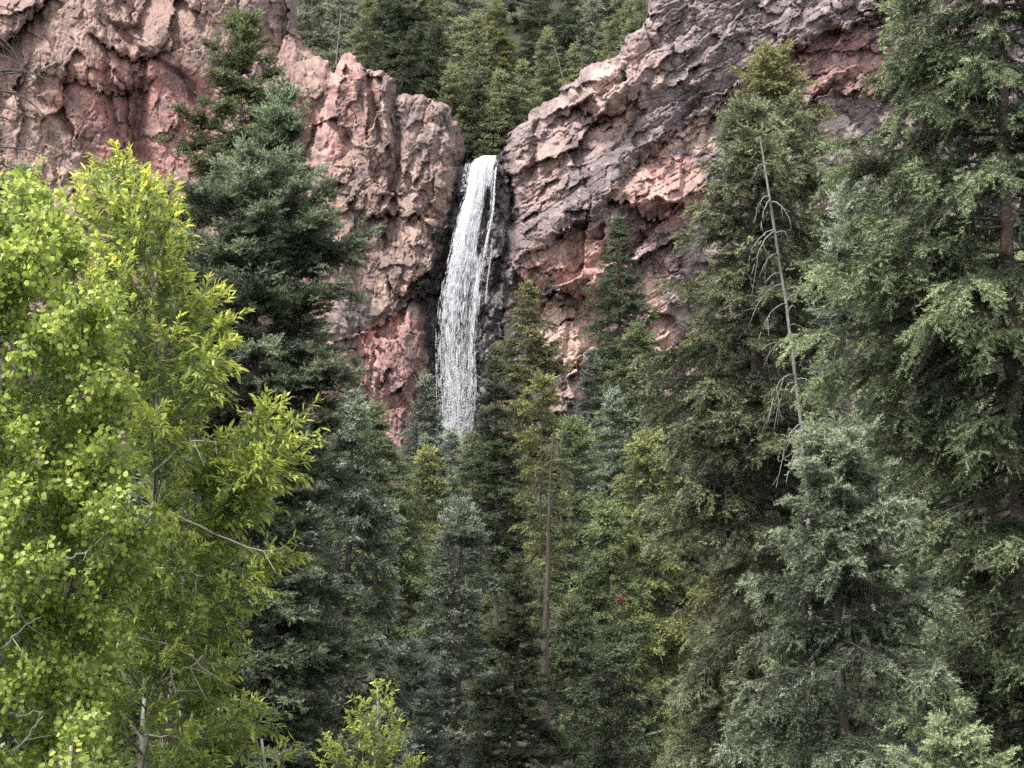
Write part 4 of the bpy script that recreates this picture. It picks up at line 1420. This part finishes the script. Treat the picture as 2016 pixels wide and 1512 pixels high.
# --- broadleaf saplings at the left
def spread(poly, n, seed, mind=18):
    rng = RNG(seed)
    out = []
    pts = np.asarray(poly, float)
    lo, hi = pts.min(0), pts.max(0)
    tries = 0
    while len(out) < n and tries < 20000:
        tries += 1
        p = lo + (hi - lo) * rng.random(2)
        if poly_sd(np.array([p[0]]), np.array([p[1]]), pts)[0] > 0 and all((p[0] - q[0]) ** 2 + (p[1] - q[1]) ** 2 > mind ** 2 for q in out):
            out.append((p[0], p[1]))
    return out


willow_poly = [(235, 330), (270, 360), (300, 370), (345, 400), (350, 470), (330, 560), (400, 590), (435, 630), (440, 700), (410, 790), (430, 850), (520, 820),
               (560, 860), (540, 960), (460, 1000), (420, 1060), (520, 1090), (510, 1130), (440, 1180), (450, 1260), (420, 1300), (470, 1380), (500, 1440), (420, 1540), (180, 1580),
               (120, 1400), (180, 1100), (200, 800), (130, 600), (140, 400), (180, 340)]
w_tips = [(236, 318), (262, 340), (182, 362), (300, 372), (336, 400), (346, 455), (340, 510), (398, 590), (425, 605), (440, 650), (436, 690), (545, 805), (580, 830), (608, 862),
          (560, 880), (575, 915), (535, 930), (550, 1085), (558, 1105), (515, 1130), (445, 1225), (450, 1270), (455, 1310), (500, 1395), (520, 1430), (470, 1460), (430, 700), (410, 760)]
broadleaf('narrow_leaved_tree', 14.5, [[(285, 1512), (290, 1000), (300, 940), (325, 830), (330, 700), (300, 560), (240, 372)], [(320, 1512), (345, 1200), (400, 1050)]],
          w_tips + spread(willow_poly, 150, 3, 22), 'narrow leaved yellow green tree reaching right in front of the firs', 'willow', seed=1, limb_twigs=21, leaf_sp=0.0110, leaf=0.066, wr=0.25,
          young_z=(300, 1300), trunk_r=0.055,
          bare_limbs=[[(300, 930), (370, 866), (470, 876)], [(340, 1010), (420, 1050), (520, 1085), (560, 1078)], [(300, 1118), (350, 1118), (400, 1135)],
                      [(270, 1255), (330, 1265), (390, 1300), (410, 1330)], [(330, 1270), (340, 1330), (344, 1370)], [(400, 1290), (360, 1320), (310, 1345)],
                      [(285, 1448), (340, 1450), (400, 1490)]])
aspen_poly = [(-120, 380), (20, 362), (60, 350), (110, 380), (150, 460), (140, 560), (200, 590), (215, 680), (250, 760), (230, 900), (290, 1040), (270, 1120), (220, 1200), (200, 1560), (-140, 1580)]
a_tips = [(20, 362), (60, 352), (100, 385), (130, 430), (150, 480), (170, 590), (200, 600), (205, 690), (248, 745), (240, 790), (288, 1060), (280, 1090)]
broadleaf('aspen_tree', 12.5, [[(-40, 1512), (-10, 950), (0, 850), (20, 600), (40, 380)], [(110, 1512), (150, 900), (165, 830), (150, 650), (120, 480)]],
          a_tips + spread(aspen_poly, 185, 5, 18), 'round leaved bright green aspen at the left edge', 'aspen', seed=2, limb_twigs=24, leaf=0.035, wr=0.92,
          twig_len=(0.14, 0.34), leaf_sp=0.0095, young_z=(380, 1150), trunk_r=0.06,
          bare_limbs=[[(0, 970), (40, 930), (80, 905)], [(0, 1160), (25, 1145), (42, 1140)], [(0, 1290), (40, 1240), (80, 1215)], [(15, 1500), (50, 1450), (85, 1410)],
                      [(120, 1105), (150, 1095), (175, 1085)], [(0, 1410), (40, 1408), (85, 1400)]])
broadleaf('sapling', 17.0, [[(730, 1600), (738, 1500), (745, 1350)]],
          [(746, 1350), (760, 1365), (770, 1388), (700, 1388), (716, 1384), (785, 1425), (796, 1440), (780, 1460), (695, 1420), (705, 1450), (650, 1455), (640, 1470), (660, 1470), (630, 1500),
           (690, 1490), (720, 1420), (740, 1400), (750, 1440), (760, 1480), (730, 1470), (800, 1500), (720, 1510), (770, 1520), (660, 1530), (690, 1540), (815, 1500), (828, 1505)],
          'small yellow green sapling at the bottom edge left of centre', 'willow', seed=3, limb_twigs=34, leaf=0.045, wr=0.26, twig_len=(0.08, 0.2), leaf_sp=0.011, depth=0.35, trunk_r=0.02,
          young_z=(1340, 1600), cat='sapling')
broadleaf('sapling', 13.0, [[(535, 1620), (530, 1540), (505, 1455)]], [(500, 1450), (506, 1470), (560, 1470), (575, 1468), (540, 1490), (520, 1500), (555, 1500)],
          'sparse leafy sapling tip in the bottom edge beside the narrow leaved tree', 'willow', seed=4, limb_twigs=7, leaf=0.07, wr=0.24, twig_len=(0.06, 0.14), depth=0.2, trunk_r=0.012,
          young_z=(1400, 1560), cat='sapling')
broadleaf('sapling', 11.0, [[(130, 1640), (140, 1540), (150, 1468)]], [(142, 1466), (160, 1470), (120, 1490), (90, 1498), (185, 1500), (150, 1500), (110, 1510)],
          'bright round leaved aspen sapling tip at the bottom left', 'aspen', seed=6, limb_twigs=7, leaf=0.042, wr=0.95, twig_len=(0.05, 0.12), depth=0.2, trunk_r=0.012,
          young_z=(1400, 1600), cat='sapling')
print('needles', CNT[0])


# ------------------------------------------------------------------ camera, light, world
cd = bpy.data.cameras.new('camera')
cam = bpy.data.objects.new('camera', cd)
COL.objects.link(cam)
cam.location = CAM
cam.rotation_euler = (radians(90) + PITCH, 0, 0)
cd.sensor_width = 36.0
cd.lens = 18.0 / HALF
cd.clip_start = 0.1
cd.clip_end = 3000.0
SC.camera = cam

SUN_EL, SUN_AZ = radians(58), radians(-132)      # azimuth from +Y towards +X: behind the camera on the left
w = bpy.data.worlds.new('World')
SC.world = w
w.use_nodes = True
nt = w.node_tree
nt.nodes.clear()
sky = nt.nodes.new('ShaderNodeTexSky')
sky.sky_type = 'NISHITA'
sky.sun_disc = False
sky.sun_elevation = SUN_EL
sky.sun_rotation = SUN_AZ
sky.dust_density = 4.0
sky.altitude = 2400
hs = nt.nodes.new('ShaderNodeHueSaturation')      # overcast: the cloud deck takes most of the blue out
hs.inputs['Saturation'].default_value = 0.16
bg = nt.nodes.new('ShaderNodeBackground')
bg.inputs['Strength'].default_value = 0.085
wo = nt.nodes.new('ShaderNodeOutputWorld')
nt.links.new(sky.outputs[0], hs.inputs['Color'])
nt.links.new(hs.outputs[0], bg.inputs['Color'])
nt.links.new(bg.outputs[0], wo.inputs['Surface'])

sd = bpy.data.lights.new('sun', 'SUN')
sd.energy = 1.5
sd.angle = radians(10)
sd.color = (1.0, 0.95, 0.88)
so = bpy.data.objects.new('sun', sd)
COL.objects.link(so)
dirv = np.array([sin(SUN_AZ) * cos(SUN_EL), cos(SUN_AZ) * cos(SUN_EL), sin(SUN_EL)])
import mathutils
so.rotation_euler = mathutils.Vector(-dirv).to_track_quat('-Z', 'Y').to_euler()
so.location = (0, 0, 60)

SC.view_settings.view_transform = 'Standard'
SC.view_settings.look = 'None'
SC.view_settings.gamma = 1.0
SC.view_settings.exposure = 2.3
SC.render.engine = 'CYCLES'
SC.cycles.use_denoising = False
SC.cycles.max_bounces = 5
SC.cycles.diffuse_bounces = 2
SC.cycles.glossy_bounces = 2
SC.cycles.transmission_bounces = 3
SC.cycles.transparent_max_bounces = 24
